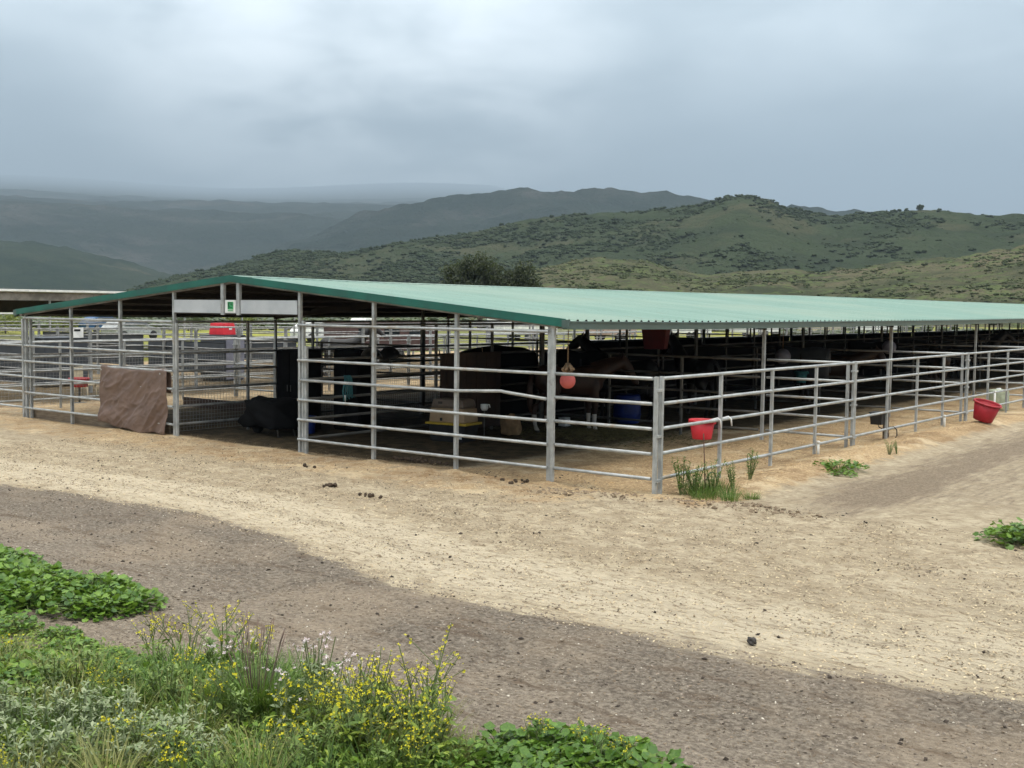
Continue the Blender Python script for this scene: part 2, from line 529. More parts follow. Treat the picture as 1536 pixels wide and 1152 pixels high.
def ground_mat():
    m = bpy.data.materials.new('ranch_dirt')
    t = NT(new_tree(m))
    pos = t.n('ShaderNodeNewGeometry').outputs['Position']
    z1 = t.n('ShaderNodeVertexColor', layer_name='zone')
    z2 = t.n('ShaderNodeVertexColor', layer_name='zone_two')
    s1 = t.n('ShaderNodeSeparateColor', inp={0: z1.outputs[0]})
    s2 = t.n('ShaderNodeSeparateColor', inp={0: z2.outputs[0]})
    road, lane, shav = s1.outputs[0], s1.outputs[1], s1.outputs[2]
    inner, pale, field = s2.outputs[0], s2.outputs[1], s2.outputs[2]
    big = t.noise(pos, 0.55, 5, 0.6)
    med = t.noise(pos, 3.2, 6, 0.65, 0.4)
    streak = t.noise(t.map(pos, (1.1, 6.5, 1), (0, 0, 0.12)), 1.6, 5, 0.62, 0.3)
    fine = t.noise(pos, 24, 5, 0.72)
    fleck = t.noise(t.map(pos, (4.5, 13, 1), (0, 0, 0.18), (2, 9, 0)), 1.5, 6, 0.72, 0.5)
    grit = t.noise(pos, 85, 3, 0.7)
    # sandy apron
    c = t.mix(t.ramp(med, 0.32, 0.68), (0.330, 0.262, 0.176), (0.515, 0.432, 0.305))
    c = t.mix(t.math('MULTIPLY', t.ramp(streak, 0.55, 0.72), 0.6), c, (0.205, 0.160, 0.105))
    c = t.mix(t.math('MULTIPLY', t.ramp(t.math('ADD', pale, t.math('MULTIPLY', t.math('SUBTRACT', streak, 0.5), 1.2)), 0.35, 0.95), 0.62), c, (0.660, 0.570, 0.425))
    c = t.mix(t.math('MULTIPLY', t.ramp(fleck, 0.53, 0.62), 0.75), c, (0.195, 0.145, 0.090))
    c = t.mix(t.math('MULTIPLY', t.ramp(fleck, 0.44, 0.33), 0.5), c, (0.62, 0.52, 0.36))
    # rusty orange stall dust and shavings
    sv = t.ramp(t.math('ADD', shav, t.math('MULTIPLY', t.math('SUBTRACT', med, 0.5), 1.6)), 0.30, 0.75)
    sc_ = t.mix(t.ramp(fine, 0.35, 0.66), (0.33, 0.205, 0.098), (0.66, 0.490, 0.285))
    sc_ = t.mix(t.math('MULTIPLY', t.ramp(t.math('ADD', t.math('MULTIPLY', big, 0.5), t.math('MULTIPLY', med, 0.5)), 0.47, 0.60), 0.8), sc_, (0.235, 0.140, 0.066))
    sc_ = t.mix(t.math('MULTIPLY', t.ramp(t.noise(t.map(pos, (1, 1, 1), loc=(7, 3, 0)), 0.9, 5, 0.65), 0.52, 0.66), 0.7), sc_, (0.70, 0.565, 0.37))
    c = t.mix(t.math('MULTIPLY', sv, 0.85), c, sc_)
    # floor under the roof: brown dirt, darkened in colour to deepen the shade
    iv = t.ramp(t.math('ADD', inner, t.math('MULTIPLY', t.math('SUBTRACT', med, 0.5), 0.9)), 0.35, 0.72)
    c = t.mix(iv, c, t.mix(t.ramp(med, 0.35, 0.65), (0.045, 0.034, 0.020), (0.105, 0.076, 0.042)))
    # wheel tracks and scuffs pressed into the sand
    tv = t.math('MULTIPLY', z1.outputs['Alpha'], t.ramp(t.math('ADD', t.math('MULTIPLY', med, 0.5), t.math('MULTIPLY', streak, 0.5)), 0.40, 0.62))
    c = t.mix(t.math('MULTIPLY', tv, 0.55), c, (0.225, 0.172, 0.112))
    # lane track
    along = t.noise(t.map(pos, (5.0, 0.8, 1), (0, 0, 0), (1, 5, 0)), 1.4, 6, 0.65, 0.3)
    lv = t.ramp(t.math('ADD', lane, t.math('ADD', t.math('MULTIPLY', t.math('SUBTRACT', along, 0.5), 1.5), t.math('MULTIPLY', t.math('SUBTRACT', med, 0.5), 0.5))), 0.12, 0.80)
    lane_c = t.mix(t.ramp(fine, 0.36, 0.64), (0.130, 0.098, 0.072), (0.27, 0.21, 0.148))
    c = t.mix(t.math('MULTIPLY', lv, 0.85), c, lane_c)
    # gravel road
    rv = t.math('ADD', road, t.math('MULTIPLY', t.math('SUBTRACT', streak, 0.5), 0.55))
    rv = t.math('ADD', rv, t.math('MULTIPLY', t.math('SUBTRACT', fine, 0.5), 0.35))
    rv = t.ramp(rv, 0.42, 0.60)
    rc = t.mix(t.ramp(fine, 0.36, 0.66), (0.112, 0.090, 0.070), (0.290, 0.245, 0.192))
    low_side = z2.outputs['Alpha']
    rc = t.mix(t.math('MULTIPLY', t.ramp(t.math('ADD', low_side, t.math('MULTIPLY', t.math('SUBTRACT', streak, 0.5), 1.0)), 0.25, 0.8), 0.75), rc, t.mix(t.ramp(fine, 0.36, 0.66), (0.170, 0.138, 0.106), (0.345, 0.290, 0.225)))
    rc = t.mix(t.math('MULTIPLY', t.ramp(big, 0.46, 0.66), 0.45), rc, (0.37, 0.29, 0.205))
    rc = t.mix(t.math('MULTIPLY', t.ramp(t.noise(t.map(pos, (0.9, 3.2, 1), (0, 0, 0.15), (4, 2, 0)), 1.3, 5, 0.65), 0.52, 0.7), 0.75), rc, (0.115, 0.077, 0.050))
    c = t.mix(rv, c, rc)
    # grit
    c = t.mix(t.math('MULTIPLY', t.ramp(grit, 0.60, 0.72), 0.6), c, (0.09, 0.07, 0.055))
    c = t.mix(t.math('MULTIPLY', t.ramp(grit, 0.36, 0.26), 0.5), c, (0.62, 0.56, 0.46))
    # far meadow
    fm = t.noise(t.map(pos, (1, 1, 1)), 0.035, 5, 0.6)
    fc = t.mix(t.ramp(fm, 0.35, 0.62), (0.12, 0.135, 0.05), (0.29, 0.29, 0.05))
    fc = t.mix(t.ramp(t.noise(pos, 0.3, 4, 0.6), 0.4, 0.7), fc, (0.11, 0.10, 0.055))
    c = t.mix(t.ramp(field, 0.3, 0.7), c, fc)
    p = principled(t, Base=c, Rough=0.95, Spec=0.15)
    h = t.math('ADD', t.math('MULTIPLY', fine, 0.6), t.math('ADD', t.math('MULTIPLY', grit, 0.25), t.math('ADD', t.math('MULTIPLY', streak, 0.8), t.math('MULTIPLY', fleck, 0.9))))
    bp = t.n('ShaderNodeBump', inp={'Strength': 1.0, 'Distance': 0.05, 'Height': h})
    t.nt.links.new(bp.outputs[0], p.inputs['Normal'])
    finish(t, p.outputs[0])
    return m


def hill_mat(name, cols, s):
    m = bpy.data.materials.new(name)
    t = NT(new_tree(m))
    pos = t.n('ShaderNodeNewGeometry').outputs['Position']
    n1 = t.noise(pos, s, 6, 0.62)
    n2 = t.noise(pos, s * 4.5, 6, 0.68)
    n3 = t.noise(t.map(pos, (1, 1, 1), loc=(77, 31, 0)), s * 0.7, 5, 0.6)
    n4 = t.noise(pos, s * 22, 4, 0.7)
    c = t.mix(t.ramp(n1, 0.36, 0.62), cols[0], cols[1])
    c = t.mix(t.ramp(n3, 0.50, 0.66), c, cols[2])
    c = t.mix(t.math('MULTIPLY', t.ramp(n2, 0.50, 0.60), 0.8), c, cols[3])
    c = t.mix(t.math('MULTIPLY', t.ramp(n4, 0.52, 0.62), 0.7), c, cols[0])
    p = principled(t, Base=c, Rough=1.0, Spec=0.0)
    bp = t.n('ShaderNodeBump', inp={'Strength': 1.0, 'Distance': 0.10 / s, 'Height': t.math('ADD', n2, t.math('MULTIPLY', n4, 0.3))})
    t.nt.links.new(bp.outputs[0], p.inputs['Normal'])
    finish(t, p.outputs[0])
    return m
# ------------------------------------------------------------------ ground
def road_top(x):
    return np.interp(x, [-60, -12, -4, 1.3, 5.5, 8.0, 9.8, 12.2, 14.0, 15.4, 20, 60],
                     [-9.0, -6.6, -5.7, -5.30, -5.05, -5.45, -5.95, -6.1, -6.05, -5.65, -4.6, 2.0])


def road_low(x):
    return np.interp(x, [-60, 0, 6, 8.3, 10.5, 12.5, 14, 16, 60], [-14, -8.6, -8.3, -8.4, -9.0, -9.4, -9.6, -9.4, -4.0])


def ground_h(x, y):
    near = np.exp(-((x - 8) ** 2 + (y - 0) ** 2) / 900.0)
    h = 0.035 * fbm(x * 0.35, y * 0.35, 4) * near + 0.018 * fbm(x * 2.2, y * 2.2, 4, 0.6) * near
    h = h + 0.010 * fbm(x * 9, y * 9, 3, 0.6) * near
    # mound of dirt along the outside of the lane fence
    m = np.exp(-((x - 9.75) / 0.5) ** 2) * smooth01((y - 0.6) / 1.5) * smooth01((19 - y) / 4)
    h = h + m * (0.10 + 0.10 * fbm(x * 1.1, y * 0.8, 3))
    # churned ridge in front of the corner
    c = np.exp(-((y + 0.45 - 0.25 * (x - 9)) / 0.28) ** 2) * smooth01((x - 7.6) / 1.0) * smooth01((11.6 - x) / 1.2)
    h = h + c * (0.03 + 0.05 * fbm(x * 5, y * 5, 3))
    # lane ruts
    h = h - 0.035 * np.exp(-((x - 11.45) / 0.45) ** 2) * smooth01((y + 0.5) / 2) * near
    # tyre washboard where the lane meets the yard
    h = h + 0.012 * np.sin((x * 0.55 + y) * 24) * np.exp(-((x - 13.1) / 1.0) ** 2 - ((y + 1.6) / 1.3) ** 2)
    h = h - 0.02 * np.exp(-((y - road_top(x) + 1.2) / 0.6) ** 2) * near
    far = np.hypot(x, y)
    return h - 0.02 * smooth01((far - 40) / 60)


def ground_z(x, y):
    return float(ground_h(np.array([float(x)]), np.array([float(y)]))[0])


def grow(start, step, end, k=1.10):
    out = [start]
    while (out[-1] < end) if step > 0 else (out[-1] > end):
        out.append(out[-1] + step)
        step *= k
    return out[1:]


xs = np.arange(4.0, 18.01, 0.06)
ys = np.arange(-11.2, 5.0, 0.06)
xs = np.array(grow(4.0, -0.08, -9000, 1.075)[::-1] + list(xs) + grow(xs[-1], 0.07, 9000, 1.085))
ys = np.array(grow(-11.2, -0.07, -9000, 1.10)[::-1] + list(ys) + grow(ys[-1], 0.07, 9000, 1.05))
GX, GY = np.meshgrid(xs, ys, indexing='ij')
GZ = ground_h(GX, GY)
E4 = 4 * U
rd = np.minimum(road_top(GX) - GY, 3.0) * (np.abs(GX) < 70) - 3.0 * (GY < -22)
zr = smooth01(0.5 + (rd + 0.35 * fbm(GX * 0.6, GY * 0.9, 4)) / 1.5)
zl = (0.8 + 0.35 * np.exp(-((GY - 2.2) / 1.8) ** 2)) * np.exp(-((GX - 11.45 - 0.15 * fbm(GX * 0.5, GY * 0.3, 3)) / 0.75) ** 2) * smooth01((GY + 1.4) / 4.5)
zl = np.maximum(zl, 0.42 * smooth01((GX - 10.3) / 0.6) * smooth01((14.5 - GX) / 1.5) * smooth01((GY + 0.2) / 4))
zs = smooth01((GX - 4.6) / 1.6) * smooth01((10.7 - GX) / 0.9) * smooth01((GY + 1.0) / 1.2)
zs = np.maximum(zs, 0.62 * smooth01((GY + 2.6) / 1.6) * smooth01((0.9 - GY) / 0.6) * smooth01((9.5 - GX) / 1.5))
zs = np.maximum(zs, 0.6 * smooth01((-GX - 6.6) / 0.7) * smooth01(GY / 0.8))
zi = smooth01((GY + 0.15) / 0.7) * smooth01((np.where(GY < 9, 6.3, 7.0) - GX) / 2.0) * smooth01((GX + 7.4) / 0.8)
wd = smooth01((road_low(GX) - GY) / 0.8)      # the weedy verge below the road
zi = np.maximum(zi, 0.15 * wd)
zi = np.maximum(zi, (0.62 + 0.25 * fbm(GX * 0.25, GY * 0.25, 3)) * smooth01((-GX - 9.3) / 1.5) * smooth01((GX + 27) / 3) * smooth01((GY + 1.5) / 3))
zp = np.exp(-((GY - road_top(GX) - 0.9) / 1.1) ** 2) * 0.9
zp = np.maximum(zp, 0.55 * smooth01((GX - 11) / 3) * smooth01((0.5 - GY) / 3))
zf = smooth01((np.hypot(GX - 2, GY - 20) - 62) / 25)
zf = np.maximum(zf, smooth01((-GX - 26) / 5))
one = np.ones_like(GX)
def track(c, w):
    return np.exp(-((c) / w) ** 2)


curve = GY - road_top(GX)
arc = np.hypot(GX - 19.5, GY - 2.5)           # wheels swinging from the lane into the yard
zt_ = np.maximum.reduce([track(curve - 0.95, 0.16), track(curve - 2.5, 0.18), 0.8 * track(curve - 3.6 + 0.25 * np.sin(GX * 0.4), 0.2), 0.7 * track(curve - 1.7 - 0.05 * GX, 0.14),
                         track(arc - 7.6, 0.2), track(arc - 6.1, 0.2), 0.7 * track(arc - 9.0, 0.25)])
zt_ = zt_ * (GY < 0.4) * (GY > road_top(GX))
zoneA = np.stack([zr, zl, zs, zt_], -1).reshape(-1, 4)
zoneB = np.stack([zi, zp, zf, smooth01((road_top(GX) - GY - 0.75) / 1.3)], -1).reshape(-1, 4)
# hoof prints and wheel marks pressed into the near ground
GZ = GZ - 0.012 * zt_
for px0, py0 in [(k * U, 0) for k in (-4, -3, -2, -1, 1, 2, 3, 4, 5)] + [(5 * U, 0.115 + k * U) for k in range(1, 14)] + [(4 * U, k * E4) for k in (1, 2, 3)]:
    GZ = GZ + 0.045 * np.exp(-(np.hypot(GX - px0 - 0.03, GY - py0 + 0.03) / 0.16) ** 2)
hr = np.random.default_rng(77)
for _ in range(1500):
    hx_, hy_ = hr.uniform(-1, 15), -0.2 - 5.2 * hr.random() ** 1.6
    i0_, i1_ = np.searchsorted(xs, (hx_ - 0.2, hx_ + 0.2))
    j0_, j1_ = np.searchsorted(ys, (hy_ - 0.2, hy_ + 0.2))
    if hy_ < road_top(hx_) + 0.2 or i1_ - i0_ < 3:
        continue
    q_ = np.hypot((GX[i0_:i1_, j0_:j1_] - hx_) / 0.075, (GY[i0_:i1_, j0_:j1_] - hy_) / 0.065)
    GZ[i0_:i1_, j0_:j1_] += 0.022 * hr.uniform(0.4, 1) * (-np.exp(-q_ ** 2) + 0.55 * np.exp(-((q_ - 1.5) / 0.5) ** 2))
GV = np.stack([GX, GY, GZ], -1).reshape(-1, 3)
nx, ny = GX.shape
ii = (np.arange(nx - 1)[:, None] * ny + np.arange(ny - 1)[None]).ravel()
GF = np.stack([ii, ii + ny, ii + ny + 1, ii + 1], -1)
cx = GV[GF].mean(1)
M['ground'] = ground_mat()
in_pen = (np.abs(cx[:, 0]) < 5 * U) & (cx[:, 1] > 0.02) & (cx[:, 1] < 95.2)
in_road = (cx[:, 1] < road_top(cx[:, 0]) - 0.1) & (cx[:, 1] > road_low(cx[:, 0])) & (np.abs(cx[:, 0]) < 60) & ~in_pen
in_lane = (cx[:, 0] > 10.4) & (cx[:, 0] < 13.8) & (cx[:, 1] > 0.2) & (cx[:, 1] < 96)
in_verge = (cx[:, 1] < road_low(cx[:, 0])) & (cx[:, 1] > -14) & (np.abs(cx[:, 0]) < 40)
zid = np.zeros(len(GF), int)
zid[in_road] = 1
zid[in_lane] = 2
zid[in_pen] = 3
zid[in_verge] = 4
for k, nm in enumerate(('ground', 'gravel_road', 'dirt_lane', 'pen_floor', 'verge_ground')):
    F = GF[zid == k]
    used, inv = np.unique(F, return_inverse=True)
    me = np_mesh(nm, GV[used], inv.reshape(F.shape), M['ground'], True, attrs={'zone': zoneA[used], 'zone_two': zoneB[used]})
    tag(link(nm, me), kind='structure')

# ------------------------------------------------------------------ hills
NEAR = [(-733, 484, 10.9), (-708, 519, 25.5), (-691, 542, 33.1), (-669, 569, 42.9), (-652, 588, 45.5), (-628, 614, 44.1), (-613, 628, 48.6), (-599, 642, 54.1), (-579, 660, 57.6), (-560, 677, 61.1), (-536, 696, 69.3), (-506, 718, 76.4), (-477, 739, 78.7), (-455, 752, 78.8), (-433, 765, 81.9), (-406, 780, 85.4), (-395, 786, 89.9), (-384, 792, 92.4), (-373, 797, 90.2), (-361, 803, 86.1), (-339, 813, 77.8), (-316, 822, 75.6), (-290, 832, 78.2), (-263, 841, 79.7), (-237, 849, 76.8), (-211, 857, 74.8), (-194, 861, 75.8), (-161, 868, 79.6), (-109, 877, 81.5), (-52, 883, 74.9), (60, 900, 70), (220, 900, 60)]
FOOT = [(-360, 285, 4), (-334, 313, 6.2), (-319, 329, 8.4), (-307, 340, 11.4), (-290, 355, 13.1), (-277, 365, 16.1), (-264, 375, 21.0), (-253, 383, 23.9), (-241, 391, 24.5), (-229, 398, 23.2), (-218, 405, 19.8), (-208, 410, 17.6), (-194, 417, 19.6), (-179, 424, 20.5), (-167, 429, 19.2), (-151, 436, 21.6), (-132, 442, 24.2), (-115, 447, 25.7), (-96, 453, 29.6), (-77, 457, 32.0), (-50, 461, 32.7), (20, 470, 33), (120, 480, 28)]
LEFT = [(-1620, 480, 80), (-1573, 586, 87.1), (-1531, 689, 96.1), (-1478, 795, 86.6), (-1454, 839, 85.6), (-1432, 875, 79.6), (-1409, 912, 68.9), (-1384, 948, 57.9), (-1358, 985, 45.7), (-1325, 1029, 34.4), (-1290, 1080, 20), (-1250, 1130, 6)]
MID = [(-2790, 1700, 5), (-2733, 1810, 14.8), (-2643, 1939, 86.6), (-2578, 2025, 125.5), (-2498, 2123, 159.8), (-2412, 2219, 209.2), (-2322, 2314, 268.4), (-2241, 2392, 300.9), (-2185, 2443, 313.6), (-2099, 2518, 330.7), (-2033, 2572, 337.5), (-1980, 2613, 355.3), (-1942, 2641, 342.6), (-1873, 2691, 343.3), (-1794, 2744, 347.6), (-1698, 2805, 340.3), (-1634, 2843, 334.6), (-1536, 2898, 319.3), (-1437, 2948, 305.6), (-1223, 3044, 285.0), (-979, 3132, 272.2), (-665, 3215, 248.1), (-300, 3300, 230), (200, 3350, 220)]
MID = [(17.3 + 0.8 * (x - 17.3), -13.9 + 0.8 * (y + 13.9), 2.6 + 0.8 * (z - 2.6)) for x, y, z in MID]


def ridge(name, pts, depth, back, ns, nt, mtl, gully, gs, rough):
    P = np.array(pts, float)
    d = np.r_[0, np.cumsum(np.hypot(*np.diff(P[:, :2], axis=0).T))]
    s = np.linspace(0, d[-1], ns)
    X, Y, Z = (np.interp(s, d, P[:, k]) for k in range(3))
    k = np.hanning(9); k /= k.sum()
    Zs = np.convolve(np.pad(Z, 4, 'edge'), k, 'valid')
    Z = 0.35 * Z + 0.65 * Zs
    C = np.array([17.3, -13.9])
    nx_, ny_ = C[0] - X, C[1] - Y
    L = np.hypot(nx_, ny_)
    nx_, ny_ = nx_ / L, ny_ / L
    tf = np.linspace(1, 0, nt) ** 1.15
    tb = -np.linspace(0, 1, nt // 3)[1:]
    tt = np.r_[tf, tb]
    dist = np.where(tt > 0, tt * depth, tt * back)
    XX = X[:, None] + nx_[:, None] * dist
    YY = Y[:, None] + ny_[:, None] * dist
    a = np.abs(tt)
    prof = (1 - a) ** 1.25 * 0.75 + (1 - smooth01(a)) * 0.25
    g = fbm(XX * gs, YY * gs, 5, 0.55)
    gu = 1 - np.abs(fbm(XX * gs * 1.7 + 9, YY * gs * 1.7, 4))
    ZZ = Z[:, None] * prof + gully * (g * 0.8 + (gu - 0.7) * 0.6) * (np.clip(a, 0, 1) * (1 - a) * 3.2)[None]
    ZZ += rough * fbm(XX * gs * 14, YY * gs * 14, 3) * (1 - a)[None]
    ZZ -= 1.5 * smooth01((a - 0.85) / 0.15)[None] + 0.5
    V = np.stack([XX, YY, ZZ], -1)
    n2 = V.shape[1]
    i0 = (np.arange(ns - 1)[:, None] * n2 + np.arange(n2 - 1)[None]).ravel()
    F = np.stack([i0, i0 + 1, i0 + n2 + 1, i0 + n2], -1)
    tag(link(name, np_mesh(name, V.reshape(-1, 3), F, mtl, True)), kind='structure')
    return V, tt


dk, sg, tn, gr = (0.034, 0.045, 0.029), (0.062, 0.072, 0.047), (0.160, 0.128, 0.090), (0.100, 0.128, 0.052)
hm1 = hill_mat('chaparral_hillside', (dk, (0.050, 0.064, 0.038), (0.072, 0.074, 0.046), (0.042, 0.058, 0.032)), 0.018)
hm2 = hill_mat('sage_foothill', ((0.050, 0.058, 0.036), (0.105, 0.100, 0.062), (0.135, 0.115, 0.078), gr), 0.032)
hm3 = hill_mat('far_mountain_slope', ((0.016, 0.026, 0.022), (0.030, 0.040, 0.033), (0.060, 0.062, 0.055), (0.024, 0.036, 0.028)), 0.0045)
VN, TN = ridge('near_hill', NEAR, 400, 300, 420, 120, hm1, 15, 1 / 150, 2.2)
VF_, TF_ = ridge('foothill', FOOT, 250, 120, 360, 90, hm2, 5, 1 / 70, 1.2)
hm4 = hill_mat('dark_low_hill', ((0.024, 0.036, 0.028), (0.042, 0.054, 0.040), (0.075, 0.075, 0.056), (0.034, 0.048, 0.032)), 0.014)
ridge('low_hill', LEFT, 600, 400, 200, 60, hm4, 22, 1 / 220, 4)
ridge('middle_mountain', MID, 1000, 700, 300, 80, hm3, 80, 1 / 520, 10)


def far_massif():
    """a steep mountain front that runs back as a long rising upland, so that its top is kilometres farther than its foot"""
    az = np.linspace(rad(-66), rad(-29), 260)[:, None]
    r = np.r_[np.linspace(1900, 3400, 70), 3400 * np.exp(np.linspace(0, math.log(26000 / 3400), 90))[1:]][None]
    x = 17.3 + np.sin(az) * r
    y = -13.9 + np.cos(az) * r
    steep = smooth01((r - 2050) / 1250) ** 0.9
    ramp = np.log(np.maximum(r, 3300) / 3300) / math.log(26000 / 3300)
    g = fbm(x / 700, y / 700, 5, 0.55)
    gu = 1 - np.abs(fbm(x / 400 + 9, y / 400, 4))
    el = (0.0765 * steep + (0.027 + 0.004 * np.sin(az * 9.0 + 1.0) + 0.002 * np.sin(az * 23)) * ramp ** 0.8) * (1 - 0.55 * smooth01((az - rad(-39)) / rad(8)))
    el = el + steep * (0.010 * g + 0.012 * (gu - 0.75)) * (1 - smooth01(ramp * 1.6))
    el = el - 0.012 * (1 - smooth01((r - 1900) / 300))
    z = r * el
    V = np.stack([x, y, z], -1)
    ns, nt = V.shape[:2]
    i0 = (np.arange(ns - 1)[:, None] * nt + np.arange(nt - 1)[None]).ravel()
    F = np.stack([i0, i0 + nt, i0 + nt + 1, i0 + 1], -1)
    tag(link('far_mountain', np_mesh('far_mountain', V.reshape(-1, 3), F, hm3, True)), kind='structure')


far_massif()

# brush on the hills: past counting, one object per hill
_t = (1 + 5 ** 0.5) / 2
ICO_V = np.array([(-1, _t, 0), (1, _t, 0), (-1, -_t, 0), (1, -_t, 0), (0, -1, _t), (0, 1, _t), (0, -1, -_t), (0, 1, -_t), (_t, 0, -1), (_t, 0, 1), (-_t, 0, -1), (-_t, 0, 1)]) / 1.9
ICO_F = np.array([(0, 11, 5), (0, 5, 1), (0, 1, 7), (0, 7, 10), (0, 10, 11), (1, 5, 9), (5, 11, 4), (11, 10, 2), (10, 7, 6), (7, 1, 8), (3, 9, 4), (3, 4, 2), (3, 2, 6), (3, 6, 8), (3, 8, 9), (4, 9, 5), (2, 4, 11), (6, 2, 10), (8, 6, 7), (9, 8, 1)])
# a lumpy clump of small facets reads as brush from far off
_cl = np.random.default_rng(5)
_n = 4
CLV, CLF = scatter(ICO_V * (1 + 0.5 * (_cl.random((12, 1)) - 0.5)), ICO_F, np.c_[_cl.normal(0, 0.42, (_n, 2)), _cl.random(_n) * 0.5 + 0.15],
                   rotmats(_cl.random(_n) * 6, _cl.random(_n), _cl.random(_n)), 0.33 + 0.28 * _cl.random(_n))


def brush(name, V, tt, n, smin, smax, mtl, amin=0.0, amax=0.75, clump=1 / 40):
    ns, nt = V.shape[:2]
    front = np.where((tt >= amin) & (tt < amax))[0]
    i = RNG.integers(1, ns - 1, n * 5)
    j = RNG.choice(front, n * 5)
    P = V[i, j] + np.c_[RNG.uniform(-1.5, 1.5, (n * 5, 2)), np.zeros(n * 5)]
    w = fbm(P[:, 0] * clump, P[:, 1] * clump, 4) * 1.8 + 0.42 + 0.7 * fbm(P[:, 0] * clump * 0.22, P[:, 1] * clump * 0.22, 3)
    P = P[RNG.random(len(P)) < np.clip(w, 0.025, 1)][:n]
    k = len(P)
    sc = smin + (smax - smin) * RNG.random(k) ** 2.8
    V_, F_ = scatter(CLV, CLF, P, rotmats(RNG.random(k) * 6.28, np.zeros(k), np.zeros(k)), np.stack([sc, sc, sc * RNG.uniform(0.5, 0.8, k)], -1))
    tag(link(name, np_mesh(name, V_, F_, mtl)), kind='stuff')


brush('chaparral', VN, TN, 16000, 0.7, 3.2, M['chap'], 0.0, 0.85)
brush('sagebrush', VF_, TF_, 12000, 0.35, 1.35, M['sagehill'], 0.0, 0.95, 1 / 25)

# single shrubs that stand out on the ridge and the foothill
hill_shrubs = [(-263, 841, 'dark round shrub standing up on the far right ridge line', 4.2), (-272, 838, 'smaller dark shrub just left of the round ridge shrub', 2.6),
               (-282, 835, 'low dark shrub, last of the row on the ridge line', 2.2)]
for q, (hx, hy, lab, hs) in enumerate(hill_shrubs):
    k_ = np.argmin(np.abs(VN[:, :, 0] - hx) + np.abs(VN[:, :, 1] - hy))
    hz = VN.reshape(-1, 3)[k_][2]
    o = thing('hill_shrub', lab, 'shrub', (hx, hy, hz - 0.3), group='shrubs standing out on the hills')
    n = 90
    dv = RNG.normal(0, 1, (n, 3)); dv /= np.linalg.norm(dv, axis=1)[:, None]
    pv = dv * (RNG.random(n) ** 0.5)[:, None] * np.array([hs * 0.62, hs * 0.62, hs * 0.45]) + (0, 0, hs * 0.5)
    V_, F_ = scatter(ICO_V, ICO_F, pv, rotmats(RNG.random(n) * 6, RNG.random(n), RNG.random(n)), hs * RNG.uniform(0.10, 0.2, n))
    link('crown', np_mesh('crown', V_, F_, M['chap']), o)
    MB().tube([(0, 0, -0.5), (0, 0, hs * 0.4)], 0.15, 6).build('trunk', M['bark'], o, world=False)

# ------------------------------------------------------------------ the barn
EAVE_X, RIDGE_Z, LEN = 7.56, 3.15, 95.16
SLOPE = (RIDGE_Z - 2.45) / EAVE_X


def dz(y):
    return float(np.interp(y, [-1, 0, 4, 8, 12.2, 18, 26, 60, 96], [0, 0, -0.025, -0.02, -0.012, 0.0, 0.04, 0.06, 0.08]))


def roof_z(x, y=0.0):
    return RIDGE_Z - abs(x) * SLOPE + dz(y)


barn = thing('horse_barn', 'long open horse barn with mint green metal roof and green trim', 'barn', (0, 0, 0))

PW = 0.915
prof = []
for k in range(4):
    b = k * PW / 4
    prof += [(b, 0.0), (b + 0.085, 0.0), (b + 0.105, 0.026), (b + 0.145, 0.026), (b + 0.165, 0.0)]
prof.append((PW + 0.004, 0.0))
pv, pf, pm = [], [], []
for x in (0.0, EAVE_X + 0.05):
    for (y, z) in prof:
        pv.append((x, y, z - x * SLOPE))
    for (y, z) in prof:
        pv.append((x, y, z - x * SLOPE - 0.003))
n = len(prof)
for k in range(n - 1):
    pf.append((k, 2 * n + k, 2 * n + k + 1, k + 1)); pm.append(0)
    pf.append((n + k, n + k + 1, 3 * n + k + 1, 3 * n + k)); pm.append(1)
    pf.append((2 * n + k, 3 * n + k, 3 * n + k + 1, 2 * n + k + 1)); pm.append(0)
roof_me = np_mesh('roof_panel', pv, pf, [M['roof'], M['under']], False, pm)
npan = int(LEN / PW) + 1
for k in range(npan):
    y0 = -0.065 + k * PW
    tilt = math.atan2(dz(y0 + PW) - dz(y0), PW)
    link('roof_panel', roof_me, barn, (0, y0, RIDGE_Z + dz(y0)), (tilt, 0, 0))
    link('roof_panel', roof_me, barn, (0, y0 + PW, RIDGE_Z + dz(y0 + PW)), (-tilt * 1.0, 0, math.pi))
# ridge cap
mb = MB()
st = [-0.085, 4, 8, 12.2, 18, 26, 40, 60, 80, LEN]
for a, b in zip(st[:-1], st[1:]):
    for s in (-1, 1):
        za, zb = RIDGE_Z + dz(a) + 0.034, RIDGE_Z + dz(b) + 0.034
        p = [(0, a, za), (0, b, zb), (s * 0.2, b, zb - 0.02), (s * 0.2, a, za - 0.02)]
        q = [(x, y, z - 0.004) for x, y, z in p]
        mb.add(p + q, [(0, 1, 2, 3) if s < 0 else (3, 2, 1, 0), (4, 7, 6, 5) if s < 0 else (5, 6, 7, 4), (2, 3, 7, 6), (0, 3, 7, 4), (1, 2, 6, 5)])
mb.build('ridge_cap', M['roof'], barn)


def sloped_bar(x0, x1, y, w, top, depth, name, mtl, parent=barn):
    """bar in the gable plane that follows the roof slope"""
    z0, z1 = roof_z(x0, y) + top, roof_z(x1, y) + top
    vs = []
    for yy in (y, y + w):
        vs += [(x0, yy, z0), (x1, yy, z1), (x1, yy, z1 - depth), (x0, yy, z0 - depth)]
    return MB().add(vs, [(0, 1, 2, 3), (7, 6, 5, 4), (0, 4, 5, 1), (3, 2, 6, 7), (0, 3, 7, 4), (1, 5, 6, 2)]).build(name, mtl, parent)


